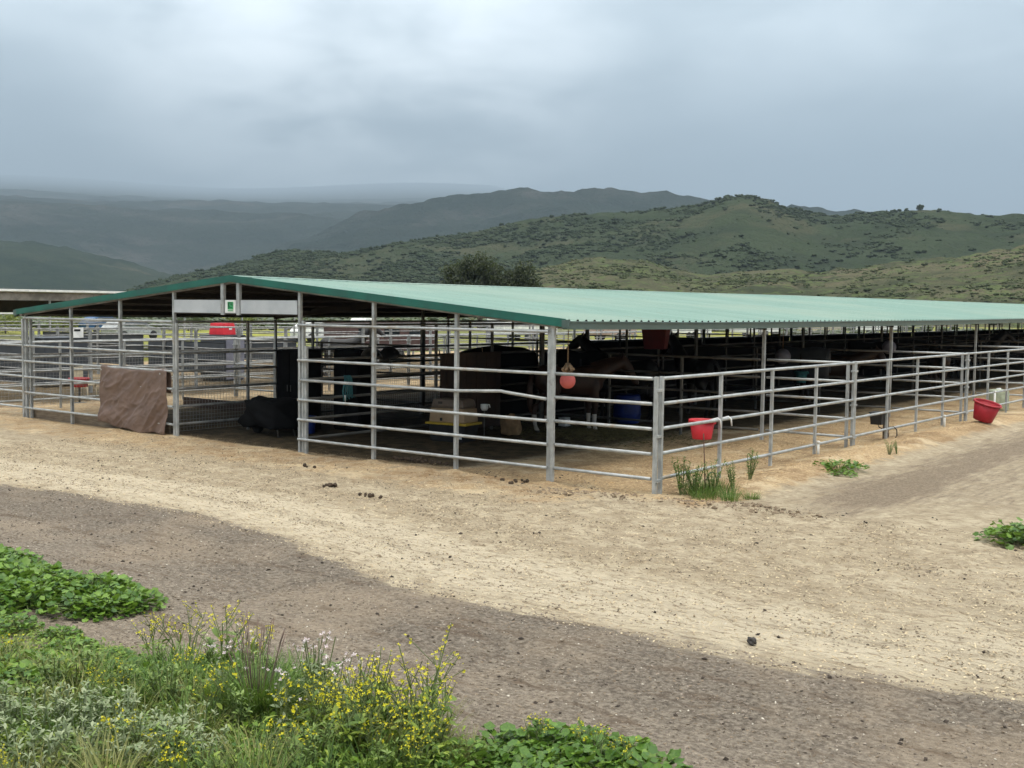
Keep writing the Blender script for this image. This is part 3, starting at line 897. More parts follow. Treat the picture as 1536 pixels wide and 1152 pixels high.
for s in (-1, 1):
    sloped_bar(0, s * (EAVE_X + 0.08), -0.088, 0.02, 0.035, 0.125, 'rake_trim', M['trim'])
    sloped_bar(0, s * (EAVE_X - 0.2), -0.045, 0.05, -0.02, 0.10, 'gable_rafter', M['purlin'])
    sloped_bar(s * 0.3, s * (EAVE_X - 0.1), -0.062, 0.006, -0.03, 0.05, 'rake_flange', M['purlin'])
for k in range(1, 14):
    for s in (-1, 1):
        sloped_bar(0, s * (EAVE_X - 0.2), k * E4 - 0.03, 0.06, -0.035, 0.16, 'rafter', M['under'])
# purlins
for s in (-1, 1):
    for k in range(1, 6):
        x = s * k * 1.47
        mb = MB()
        for a, b in zip(st[:-1], st[1:]):
            a2 = max(a, -0.045)
            za, zb = roof_z(x, a2) - 0.006, roof_z(x, b) - 0.006
            w = 0.025
            vs = [(x - w, a2, za), (x + w, a2, za), (x + w, a2, za - 0.09), (x - w, a2, za - 0.09), (x - w, b, zb), (x + w, b, zb), (x + w, b, zb - 0.09), (x - w, b, zb - 0.09)]
            mb.add(vs, [(0, 1, 2, 3), (7, 6, 5, 4), (0, 4, 5, 1), (1, 5, 6, 2), (2, 6, 7, 3), (3, 7, 4, 0)])
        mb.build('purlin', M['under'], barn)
    # eave strut and gutter
    for nm, x, top, w, h, mtl in (('eave_strut', s * 7.42, -0.012, 0.09, 0.115, M['purlin']), ('gutter', s * (EAVE_X + 0.09), -0.005, 0.10, 0.125, M['gutter'])):
        mb = MB()
        for a, b in zip(st[:-1], st[1:]):
            a2 = max(a, -0.075)
            xx = min(abs(x), EAVE_X)
            za, zb = roof_z(xx, a2) + top, roof_z(xx, b) + top
            if nm == 'gutter':   # a lip, a face that leans in, and a floor
                pr = [(-0.05, 0), (0.05, 0), (0.05, -0.018), (0.034, -0.024), (0.022, -h), (-0.05, -h)]
            else:
                pr = [(-w / 2, 0), (w / 2, 0), (w / 2, -h), (-w / 2, -h)]
            m_ = len(pr)
            vs = [(x + s * px, a2, za + pz) for px, pz in pr] + [(x + s * px, b, zb + pz) for px, pz in pr]
            mb.add(vs, [tuple(range(m_)), tuple(range(2 * m_ - 1, m_ - 1, -1))] + [(i, (i + 1) % m_, m_ + (i + 1) % m_, m_ + i) for i in range(m_)])
        mb.build(nm, mtl, barn)
# gutter end caps
for s in (-1, 1):
    z = roof_z(EAVE_X)
    MB().box((s * (EAVE_X + 0.085), -0.083, z - 0.045), (0.13, 0.012, 0.12)).build('gutter_end', M['gutter'], barn)

# posts: shared unit mesh, scaled in height
post_me = MB().box((0, 0, 0.5), (0.058, 0.058, 1.0)).build('post', M['galv'], barn)
post_me2 = MB().box((0, 0, 0.5), (0.058, 0.058, 1.0)).build('post', M['galv_shaded'], barn)
pm1, pm2 = post_me.data, post_me2.data
bpy.data.objects.remove(post_me); bpy.data.objects.remove(post_me2)
for k in (-4, -3, -2, -1, 1, 2, 3, 4):
    link('post', pm1, barn, (k * U, 0, -0.05), scale=(1, 1, roof_z(k * U) - 0.02))
for y in range(1, 14):
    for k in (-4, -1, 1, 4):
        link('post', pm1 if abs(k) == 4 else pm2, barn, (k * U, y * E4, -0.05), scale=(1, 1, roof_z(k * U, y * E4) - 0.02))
# header over the aisle, its two hangers and the emblem sign
for x0, x1 in ((-U + 0.045, -0.33), (-0.225, 0.13), (0.235, U - 0.045)):
    MB().box(((x0 + x1) / 2, -0.03, 2.595), (x1 - x0, 0.02, 0.25)).build('header_panel', M['header'], barn, bevel=0.004)
for x in (-0.278, 0.182):
    MB().box((x, -0.03, 2.74), (0.085, 0.06, 0.60)).build('hanger_post', M['galv'], barn)
MB().box((0, -0.005, 2.462), (2 * U - 0.1, 0.04, 0.03)).build('header_rail', M['under'], barn)

sign = thing('emblem_sign', 'small square white sign with green emblem in middle of the header', 'sign', (-0.05, -0.046, 2.60))
MB().box((-0.05, -0.046, 2.60), (0.30, 0.008, 0.235)).build('plate', M['white'], sign, bevel=0.002)
G1 = mat('emblem_green', (0.05, 0.36, 0.13), (0.045, 0.31, 0.11), 3, 0.5)
G2 = mat('emblem_dark_green', (0.008, 0.10, 0.035), (0.008, 0.08, 0.03), 3, 0.5)
e0x, e0z = -0.04, 2.615
MB().box((e0x, -0.053, e0z), (0.165, 0.004, 0.145)).build('emblem_field', G1, sign, bevel=0.0015)
mb = MB()
for bx, bz, bw, bh in ((-0.012, 0.052, 0.115, 0.018), (-0.05, 0.018, 0.034, 0.05), (-0.03, -0.012, 0.05, 0.014), (0.052, 0.022, 0.018, 0.055), (0.026, 0.022, 0.05, 0.012), (0.01, -0.035, 0.095, 0.016), (-0.058, -0.034, 0.018, 0.045)):
    mb.box((e0x + bx, -0.0572, e0z + bz), (bw, 0.004, bh))
tag(mb.build('emblem_mark', G2, sign), kind='stuff')
MB().box((e0x, -0.0535, e0z - 0.094), (0.15, 0.004, 0.016)).build('emblem_line', G1, sign)

# ------------------------------------------------------------------ pipe fences
RZ = [0.245, 0.598, 0.952, 1.306, 1.660]


def unit_rail(r, n=10):
    o = MB().tube([(0, 0, 0), (1, 0, 0)], r, n).build('rail', M['galv'])
    me = o.data
    bpy.data.objects.remove(o)
    return me


def unit_post(w, mtl):
    o = MB().box((0, 0, 0.5), (w, w, 1.0)).build('post', mtl, bevel=0.006)
    me = o.data
    bpy.data.objects.remove(o)
    return me


RAIL = unit_rail(0.0255)
RAIL_SHADED = RAIL.copy(); RAIL_SHADED.materials[0] = M['galv_shaded']
STAY = unit_post(0.05, M['galv']); STAY_SHADED = unit_post(0.05, M['galv_shaded'])
ENDP = unit_post(0.055, M['galv']); ENDP_SHADED = unit_post(0.06, M['galv_shaded'])
M['galvmid'] = mat('dull_pipe', (0.33, 0.33, 0.32), (0.20, 0.20, 0.195), 7, 0.5, 0.35, coord='World')
RAIL_MID = RAIL.copy(); RAIL_MID.materials[0] = M['galvmid']
STAY_MID = unit_post(0.05, M['galvmid']); ENDP_MID = unit_post(0.06, M['galvmid'])
CLAMP = MB().box((0, 0, 0), (0.17, 0.085, 0.035)).build('clamp', M['galv'], bevel=0.004)
clamp_me = CLAMP.data
bpy.data.objects.remove(CLAMP)


def panel(L, zs=RZ, stays=3, ends=True, shaded=False, mid=False, clamps=(), top=1.69, foot=-0.04, name='pipe_fence_panel', stay_top=None):
    """along +x from 0 to L, an Empty at its start"""
    o = thing(name, None, None)
    r_, s_, e_ = (RAIL_SHADED, STAY_SHADED, ENDP_SHADED) if shaded else (RAIL_MID, STAY_MID, ENDP_MID) if mid else (RAIL, STAY, ENDP)
    for z in zs:
        link('rail', r_, o, (0.03, 0, z), scale=(L - 0.06, 1, 1))
    for k in range(1, stays + 1):
        link('stay', s_, o, (L * k / (stays + 1), 0, foot), scale=(1, 1, (stay_top or max(zs)) - foot))
    if ends:
        for x in (0.035, L - 0.035):
            link('end_post', e_, o, (x, 0, foot), scale=(1, 1, top - foot))
    for z in clamps:
        link('clamp', clamp_me, o, (L, 0, z))
    return o


def place(proto, first, loc, rz, label, group, cat='fence'):
    o = proto if first else copy_tree(proto)
    o.location = loc
    o.rotation_euler = (0, 0, rz)
    return tag(o, label, cat, group)


# lane side of the right hand run: 24 ft panels end to end
pr = panel(E4, clamps=(1.50, 0.85, 0.22))
HP = math.pi / 2
GR = 'galvanized pipe fence panels around the barn'
for k in range(6):
    lab = f'{ORD[k]} long pipe fence panel along the dirt lane, counted from the corner post'
    place(pr, k == 0, (5 * U, k * E4 + 0.115, 0), HP, lab, GR)
for k in range(1, 4):
    place(pr, False, (-5 * U, k * E4 + 0.09, 0), HP, f'{ORD[k]} long pipe fence panel on the far side run behind the left stalls', GR)
place(pr, False, (-5 * U, 0.09, 0), HP, 'long pipe fence panel behind the left stalls with the red tub hung on it', GR)
# short panels closing the runs at the front
p = panel(U - 0.06, stays=0, ends=False)
link('end_post', ENDP, p, (U - 0.03, 0, -0.05), scale=(1, 1, 1.74))
place(p, True, (E4 + 0.03, 0, 0), 0, 'short five rail pipe panel between barn eave post and lane corner post', GR)
for z in (1.50, 0.85, 0.22):
    MB().box((5 * U + 0.015, 0.045, z), (0.075, 0.14, 0.035)).build('clamp', M['galv'], p)
p2 = copy_tree(p)
place(p2, True, (-5 * U - 0.03, 0, 0), 0, 'short five rail pipe panel at the left end beyond the stall posts', GR)
# front stall bays: six rails fixed across the gable posts
for side in (-1, 1):
    x0 = U if side > 0 else -E4
    o = thing('pipe_fence_panel', 'six rail front of the right stall, one rail bent near the eave post' if side > 0 else
              'six rail front of the left stall with the brown tarp over it', 'fence', (x0, -0.055, 0), group=GR)
    for z in RZ + [2.285]:
        if side > 0 and z == 1.306:
            b = MB().tube([(0.03, 0, z), (2 * U, 0, z), (2 * U + 0.95, 0, z + 0.045), (2 * U + 1.0, 0, z + 0.035), (3 * U - 0.03, 0, z - 0.03)], 0.0255, 10).build('rail', M['galv'], o, world=False)
            tag(b, 'rail bent upward near the eave post')
        else:
            link('rail', RAIL, o, (0.0, 0, z), scale=(3 * U, 1, 1))
    if side > 0:
        link('end_post', ENDP, o, (0.085, 0.055, -0.04), scale=(1, 1, 2.40))
        link('end_post', ENDP, o, (0.155, 0.055, -0.04), scale=(1, 1, 1.95))
        link('end_post', ENDP, o, (3 * U + 0.075, 0.03, -0.04), scale=(1, 1, 2.38))
    else:
        link('end_post', ENDP, o, (0.10, 0.10, -0.04), scale=(1, 1, 2.30))
        link('end_post', ENDP, o, (3 * U + 0.075, 0.05, -0.04), scale=(1, 1, 2.30))
        link('end_post', ENDP, o, (-0.08, 0.02, -0.04), scale=(1, 1, 2.30))

# cross fences between pens: inside under the roof and out across the run
ci = panel(3 * U - 0.1, stays=2, ends=False, shaded=True)
co = panel(U - 0.10, stays=0, ends=False)
link('end_post', ENDP, co, (U - 0.135, 0, -0.04), scale=(1, 1, 1.73))
first = True
for k in range(1, 8):
    for s in (1, -1):
        if s < 0 and k > 4:
            continue
        sd = 'right' if s > 0 else 'left'
        y = k * E4
        place(ci, first, (s * U + 0.05 if s > 0 else -E4 + 0.05, y, 0), 0, f'{ORD[k-1]} cross fence from the front, under the roof between {sd} stalls', 'cross fences inside the barn')
        place(co, first, (s * E4 + 0.05 if s > 0 else -5 * U + 0.09, y, 0), 0, f'{ORD[k-1]} short cross fence from the front, across the {sd} run', 'cross fences across the runs')
        first = False


def wire_sheet(L, z0, z1, step, o, mtl, r=0.0035):
    """welded wire: thin rods both ways, far too many to count"""
    mb = MB()
    n = int(L / step)
    for k in range(1, n):
        mb.tube([(k * L / n, 0.03, z0), (k * L / n, 0.03, z1)], r, 3, cap=False)
    m_ = int((z1 - z0) / step)
    for k in range(m_ + 1):
        mb.tube([(0.03, 0.033, z0 + k * step), (L - 0.03, 0.033, z0 + k * step)], r, 3, cap=False)
    return tag(mb.build('wire_mesh', mtl, o, world=False), kind='stuff')


# aisle walls
AW = 'stall fronts along the barn aisle'
zs6 = RZ + [2.285]
wl = panel(E4, zs=zs6, stays=3, mid=True, top=2.32, stay_top=2.285, name='stall_front')
wire_sheet(E4, 0.1, 1.25, 0.075, wl, M['wire'])
wr = panel(E4, zs=zs6, stays=3, shaded=True, top=2.32, stay_top=2.285, name='stall_front')
wr2 = panel(E4, zs=zs6, stays=3, shaded=True, top=2.32, stay_top=2.285, name='stall_front')
MB().box((E4 / 2, 0.05, 0.93), (E4 - 0.1, 0.012, 1.52)).build('darkening_sheet', M['shade'], wr2, world=False)  # added black sheet that keeps the deep stalls dark
for k_, y_ in ((0, 0.09), (1, E4 + 0.09)):
    o = thing('wire_mesh_sheet', f'{ORD[k_]} sheet of fine wire mesh from the front, fixed on the far left run fence', 'mesh', (-5 * U + 0.05, y_, 0), HP, group='wire mesh on the far left run fence')
    wire_sheet(E4, 0.1, 1.35, 0.09, o, M['wire'])
    MB().tube([(0, 0.03, 1.37), (E4, 0.03, 1.37)], 0.02, 6).build('top_rod', M['galv_shaded'], o, world=False)
fl = {id(wl): True, id(wr): True, id(wr2): True}
for k in range(0, 10):
    for s in (-1, 1):
        pr_ = (wl if k < 2 else wr2) if s < 0 else (wr if k == 0 else wr2)
        sd = 'left' if s < 0 else 'right'
        what = 'stall front with an added black darkening sheet' if pr_ is wr2 else ('wire mesh pipe stall front' if s < 0 else 'open pipe stall front')
        place(pr_, fl[id(pr_)], (s * U, k * E4, 0), HP, f'{what} on the {sd} of the aisle, {ORD[k]} from the gable', AW)
        fl[id(pr_)] = False
# ------------------------------------------------------------------ horses
def horse_mesh(neck='up', coat='black', socks=False):
    mb = MB()

    def limb(pts, rs, n=12):
        mb.tube([Vector(p) for p in pts], list(rs), n)
        for p, r in zip(pts, rs):
            a = [(r * math.cos(i * math.pi / 6), r * math.sin(i * math.pi / 6)) for i in range(-3, 4)]
            mb.lathe([(max(c, 1e-4), s) for c, s in a], 12, p)

    def barrel(pts):   # x, z, half width, half height
        n = 18
        vs, fs = [], []
        for x, z, w, h in pts:
            for k in range(n):
                a = 2 * math.pi * k / n
                vs.append((x, w * math.cos(a), z + h * math.sin(a)))
        for i in range(len(pts) - 1):
            for k in range(n):
                fs.append((i * n + k, i * n + (k + 1) % n, (i + 1) * n + (k + 1) % n, (i + 1) * n + k))
        fs += [tuple(range(n)), tuple(range((len(pts) - 1) * n, len(pts) * n))[::-1]]
        mb.add(vs, fs)
    barrel([(-0.86, 1.16, 0.08, 0.10), (-0.80, 1.17, 0.19, 0.21), (-0.66, 1.18, 0.265, 0.29), (-0.45, 1.16, 0.275, 0.30), (-0.2, 1.12, 0.27, 0.285),
            (0.1, 1.09, 0.275, 0.31), (0.36, 1.11, 0.255, 0.34), (0.54, 1.13, 0.22, 0.33), (0.68, 1.10, 0.16, 0.24), (0.76, 1.09, 0.08, 0.13)])
    if neck == 'up':
        poll, muz = Vector((1.18, 0, 1.90)), Vector((1.62, 0, 1.52))
    elif neck == 'level':
        poll, muz = Vector((1.30, 0, 1.52)), Vector((1.55, -0.10, 1.06))
    else:
        poll, muz = Vector((1.25, 0, 0.75)), Vector((1.38, 0, 0.22))
    root = Vector((0.55, 0, 1.22))
    mid = (root + poll) / 2 + Vector((0.02, 0, 0.03))
    limb([root, mid, poll], (0.24, 0.165, 0.115))
    limb([root + Vector((0.05, 0, 0.12)), mid + Vector((-0.03, 0, 0.08))], (0.13, 0.10))
    h = muz - poll
    limb([poll, poll + h * 0.3, poll + h * 0.7, muz], (0.115, 0.125, 0.085, 0.072))
    limb([poll + h * 0.25 + Vector((-0.06, 0, -0.07))], (0.095,)) if False else None
    for s in (-1, 1):
        up = -h.normalized()
        side = Vector((0, s * 0.06, 0))
        mb.tube([poll + side + up * 0.02, poll + side * 1.3 + up * 0.12 + Vector((0, 0, 0.05)), poll + side * 1.35 + up * 0.19 + Vector((0, 0, 0.07))], [0.035, 0.035, 0.01], 8)
        limb([(0.46, s * 0.13, 1.02), (0.50, s * 0.15, 0.80), (0.515, s * 0.145, 0.50), (0.515, s * 0.14, 0.45), (0.51, s * 0.14, 0.17), (0.535, s * 0.14, 0.085), (0.56, s * 0.14, 0.035)],
             (0.15, 0.105, 0.068, 0.056, 0.043, 0.05, 0.058))
        o_ = -0.10 if s > 0 else 0.06
        limb([(-0.55, s * 0.14, 1.08), (-0.50, s * 0.16, 0.82), (-0.66 + o_, s * 0.15, 0.56), (-0.70 + o_, s * 0.14, 0.48), (-0.665 + o_, s * 0.14, 0.18), (-0.63 + o_, s * 0.14, 0.085), (-0.60 + o_, s * 0.14, 0.035)],
             (0.22, 0.155, 0.08, 0.066, 0.045, 0.052, 0.06))
    tmp = mb.build('tmp_body', [M['blackcoat']])
    md = tmp.modifiers.new('r', 'REMESH')
    md.mode = 'VOXEL'
    md.voxel_size = 0.026
    sm = tmp.modifiers.new('s', 'SMOOTH')
    sm.iterations = 7
    sm.factor = 0.5
    dg = bpy.context.evaluated_depsgraph_get()
    me = bpy.data.meshes.new_from_object(tmp.evaluated_get(dg))
    bpy.data.objects.remove(tmp)
    me.name = 'body'
    me.materials.clear()
    me.materials.append(M[coat])
    me.materials.append(M['whitehair'])
    me.materials.append(M['hoof'])
    hn = h.normalized()
    for p in me.polygons:
        c = p.center
        p.use_smooth = True
        if c.z < 0.075:
            p.material_index = 2
        elif socks and c.z < 0.40:
            p.material_index = 1
        elif socks:
            t = (c - poll).dot(hn) / h.length
            if 0.08 < t < 1.2 and abs(c.y - (poll.y + (muz.y - poll.y) * t)) < 0.035 and c.x > 1.2 and p.normal.dot(Vector((hn.z, 0, -hn.x)).normalized() * -1) > 0.3:
                p.material_index = 1
    return me, poll, root, h


def horse(neck, coat, label, loc, rz, socks=False, hair='blackcoat'):
    me, poll, root, h = horse_mesh(neck, coat, socks)
    o = thing('horse', label, 'horse', loc, rz, 'horses standing in the barn')
    link('body', me, o)
    mb = MB()
    mb.tube([(-0.84, 0, 1.30), (-0.93, 0, 1.22), (-0.97, 0, 0.95), (-0.96, 0, 0.62), (-0.95, 0, 0.45)], [0.03, 0.055, 0.075, 0.06, 0.01], 8)
    mb.build('tail', M[hair], o, world=False)
    a = root + Vector((-0.08, 0, 0.24))
    b = poll + Vector((-0.06, 0, 0.08))
    nrm = Vector((-(b - a).z, 0, (b - a).x)).normalized()
    vs, fs = [], []
    for i in range(9):
        p_ = a.lerp(b, i / 8) + nrm * (0.03 * math.sin(i / 8 * 3.14) + 0.02)
        vs += [(p_.x, -0.02, p_.z), (p_.x, -0.09, p_.z - 0.12 - 0.03 * (i % 2)), (p_.x, 0.02, p_.z + 0.01)]
        if i:
            q = (i - 1) * 3
            fs += [(q, q + 3, q + 4, q + 1), (q + 2, q + 5, q + 3, q)]
    MB().add(vs, fs, True).build('mane', M[hair], o, world=False)
    e = poll + h * 0.32
    for s in (-1, 1):
        MB().lathe([(1e-4, -0.018), (0.013, -0.012), (0.018, 0), (0.013, 0.012), (1e-4, 0.018)], 10, (e.x + 0.02, s * 0.098, e.z + 0.03)).build('eye', M['black'], o, world=False)
    return o


hz = lambda x, y: ground_z(x, y) - 0.005
h1 = horse('level', 'chestnut', 'chestnut horse with white legs and blaze standing behind the hanging ball', (3.42, 6.2, hz(3.4, 6.2)), rad(62), True, 'chestnut')
h2 = horse('up', 'blackcoat', 'black horse with raised head in the stall behind the chestnut horse', (-0.6 + 4.2, 11.4, hz(3, 11)), rad(150))
h3 = copy_tree(h2); h3.location = (2.9, 9.2, hz(3, 9)); h3.rotation_euler = (0, 0, rad(-172)); tag(h3, 'black horse partly hidden behind the eave post, head by the post')
h4 = horse('level', 'baycoat', 'dark bay horse standing deep in the third right stall', (4.6, 17.5, hz(4, 17)), rad(20), False)
h5 = copy_tree(h4); h5.location = (5.2, 25.2, hz(5, 25)); h5.rotation_euler = (0, 0, rad(115)); tag(h5, 'dark bay horse in the fourth right stall with rump to the lane')
h6 = copy_tree(h2); h6.location = (4.2, 33.0, hz(4, 33)); h6.rotation_euler = (0, 0, rad(30)); tag(h6, 'black horse far down the barn with raised head under the eave')
h7 = copy_tree(h2); h7.location = (-14.2, 16.5, hz(-14, 16)); h7.rotation_euler = (0, 0, rad(35)); tag(h7, 'black horse in the outside pens beyond the left stalls')

# ------------------------------------------------------------------ things in and on the pens
# tarp over the second rail of the left stall front
def tarp():
    o = thing('tarp', 'creased brown tarp draped over a pipe rail beside the aisle', 'tarp', (-3.17, -0.06, 0))
    nu, nv = 90, 70
    u = np.linspace(0, 1, nu)[:, None]
    v = np.linspace(0, 1, nv)[None]
    top = 1.345
    xl, xr = -4.26, -1.98
    x = xl + (xr - xl) * u + 0.03 * np.sin(v * 3.0) * (u - 0.3) + 0.012 * np.sin(v * 11) - 0.02 * smooth01((v - 0.55) / 0.45) * u
    bot = 0.15 - 0.12 * smooth01(u / 0.6) + 0.02 * np.sin(u * 17)
    sag = -0.03 * np.sin(u * math.pi) + 0.012 * np.sin(u * 23)
    z = top + sag - (top + sag - bot) * v
    fold = 0.026 * fbm(u * 6.5 + v * 3.2 + 0.6 * fbm(u * 2, v * 2, 2), v * 0.9 - u * 0.4 + 3, 3, 0.4) * smooth01(v / 0.3) * (0.5 + 0.7 * u) * 2 + 0.02 * np.sin(v * 9 + 2 * u) * (1 - u) * smooth01((v - 0.5) / 0.3)
    cre = (1 - np.abs(fbm(u * 7.0 + v * 4.2, v * 1.6 - u * 1.2, 3))) ** 6
    cre2 = (1 - np.abs(fbm(u * 9.0 - v * 4, v * 7 + u * 5 + 3, 3))) ** 6
    y = -0.085 - 0.02 * v - fold - 0.020 * cre * smooth01(v / 0.15) - 0.008 * cre2 - 0.02 * smooth01((v - 0.7) / 0.3) * (1 - u)
    y = y + np.where(v < 0.03, 0.05 * (1 - v / 0.03), 0)
    V = np.stack([x + 0 * v, y + 0 * u, z], -1)
    back = np.stack([x[:, :26] + 0 * v[:, :26], 0.0 - 0.035 + 0.02 * np.sin(u * 20) + 0.03 * smooth01(v[:, :26] / 0.1) + 0 * u, z[:, :26]], -1)[:, ::-1]
    V = np.concatenate([back, V], 1)
    n2 = V.shape[1]
    i0 = (np.arange(nu - 1)[:, None] * n2 + np.arange(n2 - 1)[None]).ravel()
    F = np.stack([i0, i0 + n2, i0 + n2 + 1, i0 + 1], -1)
    me = np_mesh('cloth', V.reshape(-1, 3) - (-3.17, -0.06, 0), F, M['tarp'], True)
    c = link('cloth', me, o)
    m = c.modifiers.new('thick', 'SOLIDIFY')
    m.thickness = 0.003
    # brass eyelets along the hem
    for uu in (0.06, 0.95):
        MB().lathe([(0.018, 0), (0.018, 0.004), (0.009, 0.004), (0.009, 0)], 12, (0, 0, 0)).build('eyelet', M['galv'], o, world=False)
        e = o.children[-1]
        e.location = (xl + (xr - xl) * uu + 3.17, -0.10, 1.25)
        e.rotation_euler = (rad(90), 0, 0)


tarp()


def bucket(name, label, loc, r1, r0, h, mtl, rot=(0, 0, 0), cat='bucket', group=None, n=28, sx=1.0):
    o = thing(name, label, cat, loc, 0, group)
    o.rotation_euler = rot
    t = 0.006
    MB().lathe([(1e-4, 0), (r0 * 0.96, 0), (r0, 0.01), (r1, h - 0.03), (r1 - t, h - 0.028), (r0 - t, 0.014), (1e-4, 0.014)], n, sx=sx).build('tub', mtl, o, world=False)
    MB().lathe([(r1 - 0.004, h - 0.045), (r1 + 0.016, h - 0.04), (r1 + 0.02, h - 0.012), (r1 + 0.012, h), (r1 - 0.008, h), (r1 - 0.012, h - 0.03)], n, sx=sx).build('rim', mtl, o, world=False)
    for s in (-1, 1):
        MB().box((s * (r1 + 0.012) * sx, 0, h - 0.035), (0.03, 0.09, 0.055)).build('ear', mtl, o, world=False, bevel=0.006)
    return o


b1 = bucket('feed_bucket', 'bright red feed bucket hung inside the lane fence with white straps', (8.93, 1.78, 0.655), 0.19, 0.15, 0.30, M['red'])
for yy, xx in ((1.86, 9.19), (2.22, 9.19)):
    MB().tube([(8.99, yy - 0.06, 0.93), (9.15, yy, 0.985), (9.195, yy, 0.95), (9.20, yy + 0.015, 0.84)], 0.012, 6).build('strap', M['white'], b1)
b2 = bucket('feed_tub', 'deep red tub tipped over beside the lane fence', (9.90, 13.45, ground_z(9.90, 13.45) + 0.045), 0.29, 0.215, 0.43, M['redold'], (rad(6), rad(15), rad(-37)), 'tub')
MB().tube([(0.30, -0.05, 0.40), (0.335, 0, 0.39), (0.30, 0.05, 0.40)], 0.018, 6).build('handle', M['rope'], b2, world=False)
b2.rotation_euler = (Matrix.Rotation(rad(14), 4, Vector((-0.257, 0.966, 0))) @ Matrix.Rotation(rad(7), 4, Vector((0.966, 0.257, 0)))).to_euler()
b3 = bucket('bucket', 'royal blue bucket on the ground behind the right aisle post', (-0.55, 2.30, hz(-0.5, 2.3)), 0.21, 0.17, 0.36, M['blue'])
b4 = bucket('feed_tub', 'dark red round tub raised on a stand in the far left run', (-10.3, 3.15, 0.42), 0.26, 0.20, 0.24, M['redold'], cat='tub')
MB().tube([(0, 0, -0.44), (0, 0, 0.01)], 0.03, 8).build('stand_pole', M['galv_shaded'], b4, world=False)
MB().lathe([(1e-4, -0.44), (0.2, -0.44), (0.2, -0.42), (1e-4, -0.40)], 16).build('stand_foot', M['galv_shaded'], b4, world=False)

# waterer on a timber post with its hose
w = thing('waterer', 'small black automatic waterer on a short post by the lane fence', 'waterer', (9.02, 9.35, 0))
MB().box((9.0, 9.22, 0.46), (0.26, 0.34, 0.235), taper=0.86).build('bowl', M['black'], w, bevel=0.012)
MB().box((9.0, 9.22, 0.585), (0.29, 0.37, 0.02)).build('rim', M['black'], w, bevel=0.006)
MB().box((9.06, 9.50, 0.26), (0.10, 0.10, 0.60)).build('support_post', M['wood'], w, bevel=0.006)
MB().tube([(9.02, 9.15, 0.36), (9.08, 9.05, 0.30), (9.14, 9.2, 0.24), (9.15, 9.4, 0.14), (9.12, 9.5, 0.08)], 0.012, 6).build('hose', M['black'], w)
MB().tube([(9.10, 9.52, 0.26), (9.16, 9.66, 0.27), (9.20, 9.76, 0.2), (9.20, 9.78, 0.08), (9.18, 9.74, 0.03)], 0.012, 6).build('hose', M['black'], w)

# white pipe stubs along the lane fence
for (x, y, h_, lab) in ((9.24, 5.56, 0.24, 'short white pipe stub beside the third upright of the nearest lane panel'), (9.26, 12.75, 0.26, 'white pipe stub with a tap just before the tipped red tub'), (9.30, 16.7, 0.62, 'white pipe stub standing just beyond the tipped red tub')):
    z = ground_z(x, y)
    o = thing('water_pipe', lab, 'pipe', (x, y, z), group='white water pipes by the lane')
    MB().tube([(0, 0, -0.05), (0, 0, h_)], 0.024, 10).build('pipe', M['pvc'], o, world=False)
    MB().tube([(0, 0, h_ - 0.02), (0, 0, h_ + 0.03)], 0.031, 10).build('cap', M['pvc'], o, world=False)
o = thing('water_drum', 'pale green plastic drum by the far lane fence post', 'drum', (8.80, 19.0, hz(8.8, 19)))
MB().lathe([(1e-4, 0), (0.25, 0), (0.27, 0.03), (0.27, 0.5), (0.24, 0.56), (0.1, 0.58), (1e-4, 0.58)], 20).build('body', mat('pale_green_plastic', (0.42, 0.46, 0.33)), o, world=False)
MB().lathe([(0.06, 0.57), (0.06, 0.61), (1e-4, 0.61)], 12).build('lid', M['white'], o, world=False)

# rusty rod and hose in the corner weeds
o = thing('rod', 'thin rusty rod leaning on the lane fence in the corner weeds', 'rod', (9.42, 0.98, 0))
MB().tube([(9.45, 0.95, -0.05), (9.40, 1.0, 0.35), (9.24, 1.25, 0.80)], 0.009, 6).build('shaft', M['rust'], o)
MB().tube([(9.45, 0.97, 0.16), (9.42, 1.15, 0.25), (9.40, 1.32, 0.22), (9.4, 1.4, 0.1)], 0.011, 6).build('hook', M['black'], o)

# hanging ball
o = thing('hanging_ball', 'pinkish red ball toy hanging on a rope under the eave', 'ball', (7.05, 0.85, 1.40))
MB().lathe([(max(0.125 * math.cos(a), 1e-4), 0.125 * math.sin(a)) for a in np.linspace(-math.pi / 2, math.pi / 2, 15)], 26, (7.05, 0.85, 1.50)).build('ball', M['pinkball'], o)
MB().tube([(7.05, 0.85, 1.62), (7.05, 0.85, 2.46)], 0.008, 6).build('cord', M['rope'], o)
mb = MB()
for k in range(7):
    a = k * 0.9
    mb.tube([(7.05 + 0.05 * math.cos(a), 0.85 + 0.05 * math.sin(a), 1.61), (7.05 + 0.09 * math.cos(a + 0.5), 0.85 + 0.09 * math.sin(a + 0.5), 1.68), (7.05 + 0.03 * math.cos(a + 1), 0.85 + 0.03 * math.sin(a + 1), 1.76), (7.05, 0.85, 1.70)], 0.022, 6)
tag(mb.build('rope_knot', M['rope'], o), kind='stuff')

